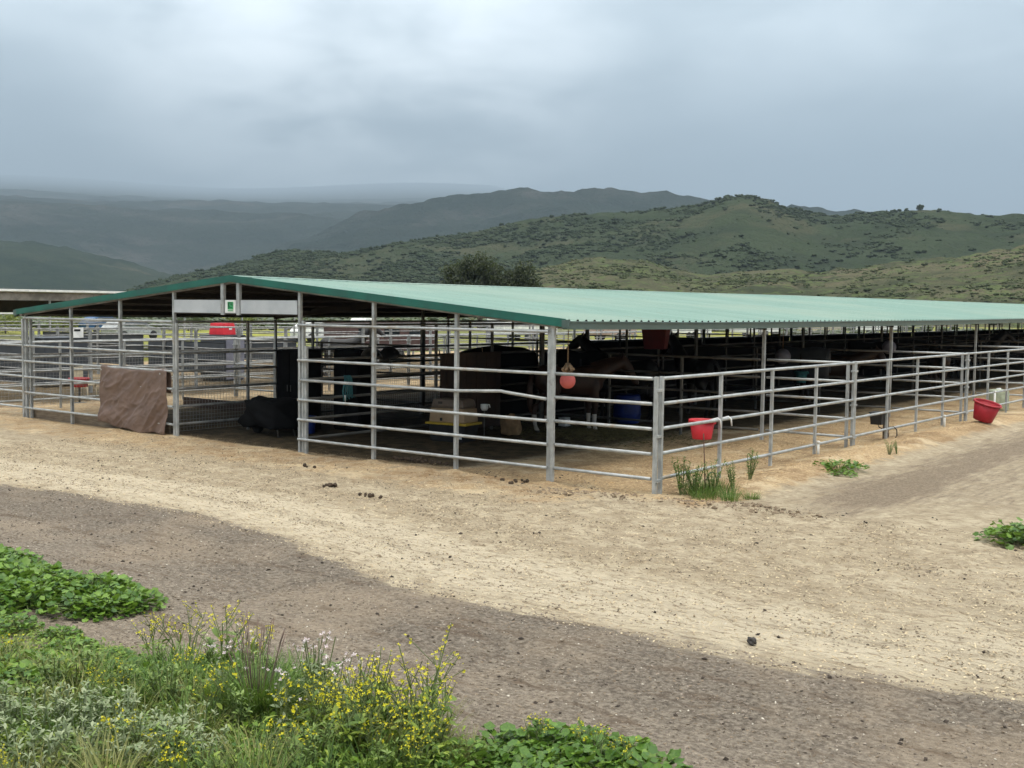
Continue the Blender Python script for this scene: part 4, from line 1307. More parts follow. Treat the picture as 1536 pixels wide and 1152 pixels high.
# tote with a yellow lid, and the crate on it
tx, ty, ta = 2.62, 3.30, rad(8)
zt = hz(tx, ty)
o = thing('storage_tote', 'black plastic tote with yellow lid on the stall floor', 'tote', (tx, ty, zt), ta)
MB().box((0, 0, 0.17), (0.86, 0.54, 0.34), taper=0.88).build('bin', M['black'], o, world=False, bevel=0.015)
MB().box((0, 0, 0.36), (0.96, 0.60, 0.045)).build('lid', M['yellow'], o, world=False, bevel=0.012)
MB().box((0.30, -0.272, 0.13), (0.12, 0.006, 0.11)).build('label_plate', M['white'], o, world=False)
o = thing('pet_crate', 'beige pet crate with rounded taupe top standing on the yellow lid', 'crate', (tx, ty, zt + 0.383), ta)
MB().box((0, 0, 0.14), (0.78, 0.50, 0.28), taper=1.06).build('base', M['crate'], o, world=False, bevel=0.03)
MB().box((0, 0, 0.37), (0.70, 0.46, 0.18), taper=1.12).build('top', M['cratetop'], o, world=False, bevel=0.06)
for x in (-0.12, 0.26):
    MB().box((x, -0.267, 0.06), (0.05, 0.02, 0.06)).build('latch', M['black'], o, world=False, bevel=0.004)
mb = MB()
for k in range(5):
    mb.box((-0.20 + k * 0.02, -0.245, 0.385), (0.010, 0.006, 0.05))
tag(mb.build('vent_slots', M['black'], o, world=False), kind='stuff')
o = thing('feed_scoop', 'white feed scoop hung by the right end of the beige crate', 'scoop', (tx + 0.58, ty + 0.25, zt + 0.62))
MB().lathe([(1e-4, 0), (0.05, 0.005), (0.075, 0.05), (0.08, 0.13), (0.074, 0.13), (0.06, 0.03), (1e-4, 0.015)], 14).build('bowl', M['white'], o, world=False)
MB().tube([(0.07, 0, 0.12), (0.12, 0, 0.13), (0.14, 0, 0.07)], 0.012, 6).build('handle', M['white'], o, world=False)
MB().tube([(0, 0, 0.0), (0, 0, -0.62)], 0.012, 6).build('hanger_rod', M['galv_shaded'], o, world=False)

# slumped tan sack
def lumpy(name, d, amp, mtl, parent, seed=0, nseg=12, rnd=0.45):
    bm = bmesh.new()
    bmesh.ops.create_cube(bm, size=1)
    bmesh.ops.subdivide_edges(bm, edges=bm.edges[:], cuts=nseg, use_grid_fill=True)
    for v in bm.verts:
        p = Vector(v.co) * 2
        q = Vector((p.x * math.sqrt(max(0, 1 - p.y ** 2 / 2 - p.z ** 2 / 2 + p.y ** 2 * p.z ** 2 / 3)),
                    p.y * math.sqrt(max(0, 1 - p.z ** 2 / 2 - p.x ** 2 / 2 + p.z ** 2 * p.x ** 2 / 3)),
                    p.z * math.sqrt(max(0, 1 - p.x ** 2 / 2 - p.y ** 2 / 2 + p.x ** 2 * p.y ** 2 / 3))))
        q = p * (1 - rnd) + q * rnd
        n_ = float(fbm(np.array([q.x * 1.7 + seed + q.z * 0.9]), np.array([q.y * 1.7 + q.z * 1.3 + seed]), 4)[0])
        q *= 1 + amp * n_
        v.co = Vector((q.x * d[0] / 2, q.y * d[1] / 2, max((q.z + 0.94) * d[2] / 2, 0)))
    me = bpy.data.meshes.new(name)
    bm.to_mesh(me)
    bm.free()
    me.materials.append(mtl)
    for p in me.polygons:
        p.use_smooth = True
    return link(name, me, parent)


o = thing('sack', 'small slumped tan sack on the floor beside the brown wall', 'sack', (2.78, 4.95, hz(2.8, 4.9)), rad(20))
lumpy('bag', (0.42, 0.36, 0.42), 0.22, M['sack'], o, 3)
MB().tube([(-0.05, -0.05, 0.36), (0.0, 0, 0.43), (0.06, 0.03, 0.40)], [0.05, 0.035, 0.05], 8).build('tied_neck', M['sack'], o, world=False)

# brown sheet wall in the second bay of the right aisle wall
o = thing('sheet_wall', 'dark brown ribbed sheet wall between tote and aisle', 'wall', (U + 0.06, 2 * U + 0.05, 0))
mb = MB()
n = 12
for k in range(n):
    yy = 2 * U + 0.05 + (k + 0.5) * (U * 1.08) / n
    link('wall_board', None, o) if False else None
    MB().box((U + 0.075 + (0.006 if k % 2 else 0), yy, 0.86), (0.022, U * 1.08 / n - 0.006, 1.56)).build('wall_board', M['brownwall'], o)
MB().box((U + 0.07, 2 * U + 0.05 + U * 0.54, 1.665), (0.07, U * 1.1, 0.05)).build('top_cap', M['brownwall'], o)
o = thing('hay_stack', 'dark covered hay stack rising behind the brown sheet wall', 'hay', (1.0, 6.6, hz(1, 6.6)))
lumpy('cover', (1.5, 1.9, 1.82), 0.10, M['shade'], o, 5)
MB().tube([(0.2, -0.95, 0.3), (0.55, -0.97, 1.0), (0.3, -0.8, 1.75)], 0.01, 6).build('tie_rope', M['rope'], o, world=False)

# cabinets in the aisle
for (x, y, d, lab) in ((-1.28, 2.75, (0.82, 0.5, 1.70), 'tall black tack cabinet at the left of the aisle'), (-0.30, 3.45, (0.75, 0.5, 1.72), 'second black tack cabinet further inside the aisle')):
    z = hz(x, y)
    o = thing('tack_cabinet', lab, 'cabinet', (x, y, z), 0, 'tack cabinets in the aisle')
    MB().box((0, 0.02, d[2] / 2), (d[0], d[1], d[2])).build('carcass', M['shade'], o, world=False, bevel=0.01)
    for s in (-1, 1):
        dr = MB().box((s * d[0] / 4, -d[1] / 2, d[2] / 2), (d[0] / 2 - 0.02, 0.025, d[2] - 0.08)).build('door', M['shade'], o, world=False, bevel=0.006)
        MB().tube([(s * 0.05, -d[1] / 2 - 0.025, d[2] * 0.48), (s * 0.05, -d[1] / 2 - 0.025, d[2] * 0.56)], 0.010, 6).build('handle', M['galv_shaded'], dr, world=False)
o = thing('covered_barrow', 'lumpy black covered load in front of the tack cabinet', 'wheelbarrow', (-0.80, 1.60, hz(-1, 1.6)))
lumpy('cover', (1.10, 0.85, 0.62), 0.30, M['shade'], o, 9)
o.children[-1].location = (0, 0, 0.16)
for s in (-1, 1):
    MB().tube([(0.35, s * 0.2, 0.3), (0.45, s * 0.22, 0)], 0.018, 6).build('leg', M['galv_shaded'], o, world=False)
wh = MB().lathe([(0.05, -0.03), (0.14, -0.04), (0.16, 0), (0.14, 0.04), (0.05, 0.03)], 18).build('wheel', M['tyre'], o, world=False)
wh.rotation_euler = (HP, 0, 0)
wh.location = (-0.45, 0, 0.16)

# ropes and a saddle on the right aisle wall
o = thing('lead_rope', 'teal halter and lead rope hanging on the stall rail', 'rope', (U + 0.05, 1.12, 1.31))
mb = MB()
for k in range(5):
    q = 0.035 * (k - 2)
    MB().tube([(U + 0.03, 1.12 + q, 1.34), (U + 0.07, 1.12 + q * 1.2, 1.28), (U + 0.07, 1.10 + q * 1.7, 1.05 - 0.03 * k), (U + 0.08, 1.14 + q * 2.0, 0.86 + 0.02 * k)], 0.014, 6).build('strand', M['teal'], o)
MB().tube([(U + 0.07, 1.03, 0.98), (U + 0.075, 1.02, 0.86)], 0.02, 6).build('buckle', M['white'], o)
o = thing('saddle', 'black saddle resting on the top bar of the stall wall', 'saddle', (U, 2.05, 1.68))
vs, fs = [], []
for i in range(9):
    a = rad(-70 + i * 17.5)
    for j in range(7):
        u = j / 6
        vs.append((0.26 * math.sin(a) * (1 + 0.2 * math.cos(u * 6.28)), -0.25 + u * 0.5, 0.26 * math.cos(a) - 0.17 + 0.09 * (2 * u - 1) ** 2))
for i in range(8):
    for j in range(6):
        q = i * 7 + j
        fs.append((q, q + 7, q + 8, q + 1))
s_ = MB().add(vs, fs, True).build('seat', M['black'], o, world=False)
s_.modifiers.new('t', 'SOLIDIFY').thickness = 0.035
MB().tube([(0.24, 0, -0.05), (0.28, 0, -0.30), (0.28, 0.05, -0.36), (0.28, -0.05, -0.36), (0.28, 0, -0.30)], 0.01, 6).build('stirrup', M['galv_shaded'], o, world=False)

# blue barrel, red feeder and white block deep in the right stall
o = thing('barrel', 'blue plastic barrel half hidden behind the chestnut horse', 'barrel', (3.35, 8.6, hz(3.3, 8.6)))
MB().lathe([(1e-4, 0), (0.27, 0), (0.30, 0.05), (0.315, 0.2), (0.315, 0.45), (0.30, 0.62), (0.27, 0.66), (1e-4, 0.64)], 22).build('body', M['blue'], o, world=False)
for z in (0.2, 0.45):
    MB().lathe([(0.312, z - 0.02), (0.328, z - 0.01), (0.328, z + 0.01), (0.312, z + 0.02)], 22).build('hoop', M['blue'], o, world=False)
o = thing('feeder', 'dark red feed box hung high on a post under the roof', 'feeder', (3.2, 10.1, 1.72), rad(15))
M['reddark'] = mat('dark_red_box', (0.13, 0.010, 0.012), (0.09, 0.008, 0.01), 4, 0.6)
MB().box((0, 0, 0.22), (0.62, 0.42, 0.5), taper=0.8).build('box', M['reddark'], o, world=False, bevel=0.015)
MB().box((0, 0, 0.49), (0.68, 0.48, 0.04)).build('lid', M['reddark'], o, world=False, bevel=0.008)
MB().tube([(0, 0.25, -1.77), (0, 0.25, 0.6)], 0.03, 8).build('post', M['galv_shaded'], o, world=False)
o = thing('salt_block', 'small white salt block by the cross fence behind the horse', 'salt block', (2.6, 7.16, hz(2.6, 7.1)))
MB().box((0, 0, 0.11), (0.2, 0.2, 0.22)).build('block', M['white'], o, world=False, bevel=0.02)
MB().box((0, 0, 0.012), (0.3, 0.3, 0.024)).build('tray', M['black'], o, world=False)
for (x, y, L, m_, lab) in ((3.0, 7.28, 1.3, 'shade', 'dark horse blanket thrown over the first cross fence behind the chestnut horse'), (5.0, 14.6, 1.5, 'locker', 'grey horse blanket thrown over the second cross fence'), (4.2, 21.9, 1.6, 'shade', 'dark blanket over the third cross fence under the roof')):
    o = thing('horse_blanket', lab, 'blanket', (x, y, 1.68), group='horse blankets over the cross fences')
    vs, fs = [], []
    for i in range(13):
        for j, (dy, dz_) in enumerate(((-0.07, -0.85), (-0.075, -0.5), (-0.06, -0.15), (-0.03, 0.01), (0.03, 0.01), (0.06, -0.2), (0.07, -0.6))):
            wv = 0.025 * math.sin(i * 1.7 + j)
            vs.append((L * (i / 12 - 0.5), dy + (wv if abs(dz_) > 0.1 else 0), dz_ + 0.03 * math.sin(i * 0.9)))
    for i in range(12):
        for j in range(6):
            q = i * 7 + j
            fs.append((q, q + 7, q + 8, q + 1))
    MB().add(vs, fs, True).build('cloth', M[m_], o, world=False).modifiers.new('t', 'SOLIDIFY').thickness = 0.01
    MB().box((0, -0.095, -0.4), (0.05, 0.01, 0.5)).build('strap', M['black'], o, world=False)
b6 = bucket('bucket', 'dim teal bucket hung on a rail in the second right stall', (5.05, 14.45, 0.78), 0.16, 0.12, 0.30, M['teal'])
MB().tube([(-0.16, 0, 0.28), (-0.1, 0.08, 0.45), (0.1, 0.08, 0.45), (0.16, 0, 0.28)], 0.006, 6).build('handle', M['galv_shaded'], b6, world=False)
for k, (x, y, z, lab) in enumerate(((4.9, 13.6, 1.48, 'dusty blue ball toy hung in the second right stall'), (5.6, 19.4, 1.62, 'grey ball toy hung in the third right stall'))):
    o = thing('hanging_ball', lab, 'ball', (x, y, z), group='ball toys in the stalls')
    MB().lathe([(max(0.2 * math.cos(a), 1e-4), 0.2 * math.sin(a)) for a in np.linspace(-HP, HP, 13)], 22).build('ball', M['locker2'], o, world=False)
    MB().tube([(0, 0, 0.19), (0, 0, 2.5 - z)], 0.008, 6).build('cord', M['rope'], o, world=False)
o = thing('hay_pile', 'loose green hay scattered on the floor around the horse', 'hay', (4.2, 6.3, 0), 0)
n = 2600
ps = np.c_[RNG.normal(0, 0.95, n), RNG.normal(0, 0.75, n)]
zz = ground_h(ps[:, 0] + 4.2, ps[:, 1] + 6.3) + RNG.random(n) * 0.10 * np.exp(-(ps ** 2).sum(1))
V_, F_ = scatter([(-0.5, -0.02, 0), (0.5, -0.02, 0.03), (0.5, 0.02, 0.03), (-0.5, 0.02, 0)], [(0, 1, 2, 3)], np.c_[ps, zz + 0.01], rotmats(RNG.random(n) * 6.3, RNG.normal(0, 0.25, n), RNG.random(n) * 3), np.stack([RNG.uniform(0.06, 0.2, n), RNG.uniform(0.15, 0.3, n), np.ones(n)], -1))
tag(link('stalks', np_mesh('stalks', V_, F_, M['hay']), o), kind='stuff')

# dung piles on the yard and under the rail
def dung(loc, n, spread, label):
    o = thing('dung_pile', label, 'dung', (loc[0], loc[1], ground_z(*loc)), 0, 'horse droppings')
    p = np.c_[RNG.normal(0, spread, n), RNG.normal(0, spread * 0.45, n), np.zeros(n)]
    p[:, 2] = 0.015 + 0.03 * np.exp(-((p[:, :2] / spread) ** 2).sum(1)) * RNG.random(n)
    V_, F_ = scatter(ICO_V * (1 + 0.3 * (RNG.random((12, 1)) - 0.5)), ICO_F, p, rotmats(RNG.random(n) * 6, RNG.random(n), RNG.random(n)), RNG.uniform(0.018, 0.042, n))
    tag(link('droppings', np_mesh('droppings', V_, F_, M['dung'], True), o), kind='stuff')


dung((4.30, 0.50), 60, 0.26, 'dark dung pile just inside the right stall front')
dung((5.2, -2.35), 9, 0.10, 'small dung pile on the sand before the right stall')
dung((6.1, -2.6), 8, 0.12, 'second small dung scatter on the sand, nearer the corner')
dung((6.9, -0.25), 8, 0.2, 'few droppings at the foot of the eave post')
dung((3.3, -1.2), 3, 0.12, 'two or three droppings on the sand by the aisle')
o = thing('stone', 'single dark stone at the edge of the gravel road', 'stone', (13.42, -5.76, ground_z(13.42, -5.76)))
lumpy('rock', (0.075, 0.06, 0.06), 0.5, M['stone'], o, 2, 7, 0.9)

# ------------------------------------------------------------------ the pens and yards beyond the barn on the left
def rail_fence(label, a, b, zs, post_step, group, r=0.023, mtl=None):
    mtl = mtl or M['galvmid']
    a, b = Vector(a), Vector(b)
    L = (b - a).length
    ang = math.atan2(b.y - a.y, b.x - a.x)
    o = thing('rail_fence', label, 'fence', a, ang, group)
    for z in zs:
        MB().tube([(0, 0, z), (L, 0, z)], r, 6).build('rail', mtl, o, world=False)
    n = int(L / post_step)
    pme = MB().box((0, 0, 0.9), (0.08, 0.08, 1.9)).build('post', mtl, o, world=False)
    for k in range(1, n + 1):
        link('post', pme.data, o, (k * L / n, 0, 0))
    return o


FG = 'pipe fences of the pens beyond the barn'
Z5 = [0.35, 0.75, 1.15, 1.55, 1.9]
rail_fence('first pipe fence beyond the left run, with paired tall posts', (-13.2, -6, 0), (-13.2, 92, 0), Z5, 3.66, FG)
rail_fence('second pipe fence row out beyond the left run', (-18.5, -8, 0), (-18.5, 100, 0), Z5, 7.3, FG)
rail_fence('third pipe fence row before the open field', (-25.5, -10, 0), (-25.5, 120, 0), Z5, 7.3, FG)
for k, (x0, x1, y, z0, z1, lab) in enumerate(((-13.4, -17.5, 3.6, 0.35, 1.55, 'dark shade screen on the first outside cross fence'), (-14.0, -18.3, 10.9, 0.3, 1.35, 'dark shade screen on the second outside cross fence'), (-18.6, -25.3, 10.9, 0.4, 1.5, 'wide dark screen further out on the second outside cross fence'), (-18.6, -24.5, 18.2, 0.3, 1.3, 'dark screen on the third outside cross fence'))):
    o = thing('shade_screen', lab, 'screen', (x0, y, 0), 0, 'dark screens in the outside pens')
    MB().box(((x0 + x1) / 2, y - 0.05, (z0 + z1) / 2), (abs(x1 - x0), 0.012, z1 - z0)).build('cloth', M['locker'], o)
    MB().tube([(x0, y - 0.05, z1), (x1, y - 0.05, z1)], 0.018, 6).build('hem_rope', M['black'], o)
for k, y in enumerate((3.5, 10.8, 18.1, 32.8)):
    rail_fence(f'{ORD[k]} cross fence from the front between the outside pens on the left', (-25.5, y, 0), (-13.2, y, 0), Z5, 4.1, 'cross fences of the outside pens')
o = thing('pen_curb', 'low grey board kerb along the foot of the left stall front', 'kerb', (-E4, 0.12, 0))
MB().box((-5.6, 0.14, 0.10), (3.5, 0.05, 0.22)).build('board', M['wood'], o)
MB().box((-3.0, 0.14, 0.10), (1.6, 0.05, 0.20)).build('board', M['wood'], o)

def locker(label, loc, d, rz, m1, m2=None):
    o = thing('tack_locker', label, 'locker', loc, rz, 'lockers standing in the outside pens')
    MB().box((0, 0, d[2] / 2 + 0.05), d).build('carcass', m1, o, world=False, bevel=0.012)
    MB().box((0, 0, d[2] + 0.08), (d[0] + 0.06, d[1] + 0.06, 0.05)).build('lid', m1, o, world=False, bevel=0.01)
    MB().box((d[0] / 2 + 0.012, 0, d[2] / 2 + 0.05), (0.02, d[1] - 0.06, d[2] - 0.08)).build('door', m2 or m1, o, world=False)
    for s in (-1, 1):
        MB().box((0, s * d[1] * 0.38, 0.025), (d[0] * 0.9, 0.1, 0.05)).build('runner', M['wood'], o, world=False)
    return o


locker('tall two tone grey locker below the red feed bin', (-15.0, 11.55, 0), (1.15, 0.95, 1.50), rad(8), M['locker'], M['locker2'])
o = thing('feed_bin', 'bright red feed bin on top of the two tone grey locker', 'bin', (-15.0, 11.55, 1.607), rad(8))
MB().box((0, 0, 0.19), (0.62, 0.55, 0.38), taper=1.1).build('bin', M['red'], o, world=False, bevel=0.02)
MB().box((0.33, 0.05, 0.22), (0.01, 0.14, 0.09)).build('label_plate', M['white'], o, world=False)
MB().box((0, 0, 0.39), (0.60, 0.52, 0.03)).build('lid', M['red'], o, world=False, bevel=0.008)
locker('dark grey locker behind the wire of the far left pen', (-16.6, 6.2, 0), (1.3, 1.5, 1.45), 0, M['locker'])
locker('grey tool locker at the left edge by the beige board', (-14.9, 2.0, 0), (0.9, 1.1, 1.35), 0, M['locker'], M['locker2'])
o = thing('notice_board', 'white notice with black mark fixed on the pen rail', 'sign', (-13.15, 4.85, 1.72))
MB().box((-13.14, 4.85, 1.78), (0.02, 0.40, 0.30)).build('plate', M['white'], o)
MB().box((-13.127, 4.85, 1.85), (0.008, 0.20, 0.06)).build('mark', M['black'], o)
o = thing('plastic_chair', 'beige plastic chair beside the red tub in the far left run', 'chair', (-11.0, 3.75, 0), rad(25))
MB().box((0, 0, 0.42), (0.45, 0.45, 0.04)).build('seat', M['beige'], o, world=False, bevel=0.01)
MB().box((-0.21, 0, 0.66), (0.04, 0.44, 0.48)).build('backrest', M['beige'], o, world=False, bevel=0.01)
for sx in (-1, 1):
    for sy in (-1, 1):
        MB().tube([(sx * 0.19, sy * 0.19, 0.41), (sx * 0.22, sy * 0.21, 0)], 0.018, 6).build('leg', M['beige'], o, world=False)
o = thing('edging_board', 'low brown timber edging board beyond the open aisle gate', 'board', (-5.2, 4.6, 0))
MB().box((-5.0, 4.4, 0.12), (5.0, 0.06, 0.24)).build('board', M['brownwall'], o)
MB().box((-2.55, 4.4, 0.18), (0.09, 0.09, 0.36)).build('peg', M['brownwall'], o)

# neighbouring barn on the left: white edged roof over a dark bay
nb = thing('neighbour_barn', 'low neighbouring barn with white edged roof behind the left stalls', 'barn', (-34, 0, 0))
A = Vector((-31.2, -30, 0)); Bq = Vector((-31.2, 30, 0))
vs = [(-31.0, -30, 3.22), (-31.0, 30, 3.22), (-39, 30, 3.05), (-39, -30, 3.05)]
vs += [(x, y, z - 0.05) for x, y, z in vs]
MB().add(vs, [(0, 1, 2, 3), (7, 6, 5, 4), (0, 4, 5, 1), (1, 5, 6, 2), (2, 6, 7, 3), (3, 7, 4, 0)]).build('roof', M['white'], nb)
vs = [(-47.0, -30, 2.9), (-47.0, 30, 2.9), (-39.02, 30, 3.05), (-39.02, -30, 3.05)]
vs += [(x, y, z - 0.05) for x, y, z in vs]
MB().add(vs, [(3, 2, 1, 0), (4, 5, 6, 7), (1, 5, 4, 0), (2, 6, 5, 1), (3, 7, 6, 2), (0, 4, 7, 3)]).build('roof', M['white'], nb)
MB().box((-30.97, 0, 3.19), (0.06, 60, 0.10)).build('edge_trim', M['white'], nb)
MB().box((-31.15, 0, 2.93), (0.06, 60, 0.36)).build('fascia_beam', M['purlin'], nb)
MB().box((-33.5, 0, 2.62), (0.05, 60, 0.85)).build('bay_shade_panel', M['under'], nb)  # dark panel added to read as the shaded inside of the bay
MB().box((-31.2, 0, 2.17), (0.07, 60, 0.07)).build('lower_beam', M['white'], nb)
for k in range(-8, 9):
    link('post', pm1, nb, (-31.22 + 34, k * 3.66, 0), scale=(1.3, 1.3, 2.76))

# things parked and standing along the far side
def car(label, loc, rz, body_m, truck=False):
    o = thing('parked_car', label, 'pickup' if truck else 'car', loc, rz, 'cars parked beyond the pens')
    prof = [(-2.2, 0.45), (-2.25, 0.85), (-2.1, 1.0), (-0.4, 1.02), (-0.1, 1.72), (0.9, 1.72), (1.3, 1.1), (2.05, 0.98), (2.2, 0.8), (2.2, 0.45)] if truck else \
        [(-2.1, 0.4), (-2.15, 0.8), (-2.0, 1.0), (-1.5, 1.42), (-0.9, 1.5), (0.4, 1.46), (1.05, 1.0), (1.95, 0.86), (2.1, 0.65), (2.1, 0.4)]
    n = len(prof)
    vs = [(x, -0.85 + (0.12 if z > 1.1 else 0), z) for x, z in prof] + [(x, 0.85 - (0.12 if z > 1.1 else 0), z) for x, z in prof]
    MB().add(vs, [tuple(range(n)), tuple(range(2 * n - 1, n - 1, -1))] + [(i, n + i, n + (i + 1) % n, (i + 1) % n) for i in range(n)]).build('body', body_m, o, world=False, bevel=0.04)
    for s in (-1, 1):
        a, b = ((-0.02, 0.95) if truck else (-1.2, 0.75))
        MB().add([(a - 0.12, s * 0.862, 1.08), (b + 0.2, s * 0.862, 1.08), (b - 0.1, s * 0.745, 1.42), (a + 0.1, s * 0.745, 1.42)], [(0, 1, 2, 3) if s < 0 else (3, 2, 1, 0)]).build('side_window', M['glass'], o, world=False)
        for x in (-1.35, 1.35):
            w_ = MB().lathe([(1e-4, -0.1), (0.32, -0.1), (0.34, 0), (0.32, 0.1), (1e-4, 0.1)], 16).build('wheel', M['tyre'], o, world=False)
            w_.rotation_euler = (HP, 0, 0)
            w_.location = (x, s * 0.80, 0.34)
        MB().box((2.17, s * 0.6, 0.72), (0.08, 0.3, 0.12)).build('headlight', M['glass'], o, world=False)
    return o


car('white pickup parked beyond the pens, seen through the aisle', (-50, 53, 0), rad(100), M['white'], True)
car('white car parked next to the pickup beyond the pens', (-46, 45, 0), rad(80), M['white'])
car('silver car parked far left beyond the pens', (-58, 37, 0), rad(95), M['galv'])
car('blue car parked alone by the field edge', (-77, 47, 0), rad(90), mat('blue_car_paint', (0.03, 0.10, 0.24), (0.03, 0.09, 0.2), 2, 0.3))

def trailer(label, loc, rz, d, wall, roof_m):
    o = thing('horse_trailer', label, 'trailer', loc, rz, 'trailers and sheds beyond the pens')
    MB().box((0, 0, 0.5 + d[2] / 2), d).build('body', wall, o, world=False, bevel=0.06)
    MB().box((0, 0, 0.53 + d[2]), (d[0] + 0.05, d[1] + 0.05, 0.06)).build('roof', roof_m, o, world=False)
    for k in (-1, 0, 1):
        MB().box((k * d[0] * 0.28, -d[1] / 2 - 0.01, 0.5 + d[2] * 0.7), (d[0] * 0.17, 0.02, d[2] * 0.25)).build('window', M['glass'], o, world=False)
        MB().box((k * d[0] * 0.28, d[1] / 2 + 0.01, 0.5 + d[2] * 0.7), (d[0] * 0.17, 0.02, d[2] * 0.25)).build('window', M['glass'], o, world=False)
    for s in (-1, 1):
        for x in (-0.4, 0.4):
            w_ = MB().lathe([(1e-4, -0.1), (0.3, -0.1), (0.33, 0), (0.3, 0.1), (1e-4, 0.1)], 14).build('wheel', M['tyre'], o, world=False)
            w_.rotation_euler = (HP, 0, 0)
            w_.location = (x, s * (d[1] / 2 - 0.02), 0.33)
    MB().tube([(d[0] / 2, 0, 0.5), (d[0] / 2 + 1.0, 0, 0.5), (d[0] / 2 + 1.05, 0, 0.0)], 0.05, 6).build('hitch', M['galv_shaded'], o, world=False)


mv = mat('maroon_sheet', (0.095, 0.052, 0.046), (0.07, 0.04, 0.036), 2, 0.6)
pk = mat('pinkish_sheet', (0.42, 0.30, 0.26), (0.36, 0.26, 0.22), 2, 0.6)
trailer('maroon sheet sided trailer seen through the right stall', (-19.9 - 2, 26.5, 0), rad(78), (5.2, 2.0, 1.35), mv, mv)
trailer('white trailer beyond the pens, seen left of the eave post', (-40, 62, 0), rad(80), (6, 2.2, 1.7), M['white'], M['white'])
trailer('pinkish trailer standing behind the second pipe fence row', (-36.5, 70, 0), rad(88), (5, 2.2, 1.8), pk, M['white'])
trailer('white trailer seen under the eave beyond the black horse', (-36.2, 82, 0), rad(85), (7, 2.2, 1.8), M['white'], M['white'])
trailer('second white trailer seen under the eave', (-35.8, 97, 0), rad(92), (8, 2.2, 1.7), M['white'], M['white'])
trailer('pale trailer seen under the eave far down the barn', (-35.2, 113, 0), rad(90), (8, 2.2, 1.9), M['beige'], M['white'])
trailer('farthest white trailer at the end of the row', (-34.8, 130, 0), rad(90), (9, 2.2, 1.9), M['white'], M['white'])
# ------------------------------------------------------------------ trees and bushes
LEAF4_V = np.array([(0, 0, 0), (0.5, -0.22, 0.06), (1, 0, -0.08), (0.5, 0.22, 0.06)])
LEAF4_F = np.array([(0, 1, 2, 3)])


def crown(name, lobes, nleaf, ls, mtl, parent, core=True, seed=1):
    g = np.random.default_rng(seed)
    P = []
    w = np.array([l[3] * l[4] * l[5] for l in lobes]) ** (2 / 3)
    for l, k in zip(lobes, (nleaf * w / w.sum()).astype(int)):
        # leaves gather into clumps near the lobe's surface
        nc = max(4, int(k / 34))
        dv = g.normal(0, 1, (nc, 3)); dv /= np.linalg.norm(dv, axis=1)[:, None]
        cen = dv * (0.45 + 0.6 * g.random(nc)[:, None])
        idx = g.integers(0, nc, k)
        p = cen[idx] + g.normal(0, 0.15, (k, 3))
        P.append(p * np.array(l[3:6]) + np.array(l[:3]))
    P = np.concatenate(P)
    n = len(P)
    V_, F_ = scatter(LEAF4_V, LEAF4_F, P, rotmats(g.random(n) * 6.28, g.normal(0, 0.8, n), g.random(n) * 6.28), ls * g.uniform(0.6, 1.4, n))
    return tag(link(name, np_mesh(name, V_, F_, mtl), parent), kind='stuff')


def tree(name, label, loc, lobes, nleaf, ls, mtl, cat='tree', group=None, seed=1, limbs=True):
    o = thing(name, label, cat, loc, 0, group)
    crown('crown', lobes, nleaf, ls, mtl, o, seed=seed)
    mb = MB()
    top = max(l[2] for l in lobes)
    mb.tube([(0, 0, -0.3), (0.05, 0, top * 0.3), (-0.1, 0.1, top * 0.6)], [top * 0.05, top * 0.038, top * 0.02], 8)
    mb.build('trunk', M['bark'], o, world=False)
    for l in lobes:
        MB().tube([(0.03, 0, top * 0.25), (l[0] * 0.5, l[1] * 0.5, l[2] * 0.65), tuple(l[:3])], [top * 0.025, top * 0.016, top * 0.006], 6).build('limb', M['bark'], o, world=False)
    return o


tree('broadleaf_tree', 'dark spreading tree rising behind the mint roof', (-71.5, 95, 0),
     [(-2.2, -1.6, 6.2, 2.0, 2.0, 2.0), (-0.6, -0.4, 7.7, 2.0, 2.0, 1.7), (0.6, 0.6, 6.8, 1.9, 1.9, 2.0), (-1.2, -1.0, 4.6, 2.8, 2.8, 1.8), (0.9, 0.7, 4.4, 2.2, 2.2, 1.8), (-3.0, -2.3, 4.4, 1.4, 1.4, 1.4)], 15000, 0.40, M['treeleaf'], seed=11)
tree('broadleaf_tree', 'smaller dark tree touching the right side of the spreading tree', (-67.0, 97.8, 0),
     [(-1.5, -1.1, 5.6, 1.4, 1.4, 1.8), (0, 0, 6.9, 1.35, 1.35, 1.6), (0.5, 0.5, 5.2, 1.5, 1.5, 1.5), (-0.5, -0.2, 4.6, 1.5, 1.5, 1.6), (1.4, 1.2, 4.3, 1.1, 1.1, 1.1)], 7000, 0.38, M['treeleaf'], seed=12)
# field bushes
bl = [(-78, 38, 3.0, 'yellow_green_bush', 'wide yellow green bush beyond the pens at the left edge', 'yellowbush', 26),
      (-79, 44, 2.5, 'yellow_green_bush', 'yellow green bush next along behind the left stalls', 'yellowbush', 27),
      (-80, 50, 1.8, 'yellow_green_bush', 'smaller bush behind the first upright of the left stall', 'greybush', 28),
      (-82, 60, 2.2, 'yellow_green_bush', 'bush seen between the tarp and the white header', 'greybush', 29),
      (-83, 68, 2.6, 'yellow_green_bush', 'bush seen past the left post of the aisle', 'yellowbush', 30),
      (-157, 324, 11.5, 'foothill_bush', 'bright yellow green bush just above the middle of the roof', 'yellowbush', 31),
      (-127, 380, 14.0, 'foothill_bush', 'broad dark bush on the foothill above the roof', 'chap', 32),
      (-86, 352, 11.0, 'foothill_bush', 'dark bush above the roof toward the right edge', 'greybush', 33),
      (-168, 405, 13.0, 'foothill_bush', 'tall dark bush left of the broad dark one', 'chap', 34),
      (-104, 352, 10.3, 'foothill_bush', 'yellowish low bush by the roof ridge', 'yellowbush', 35)]
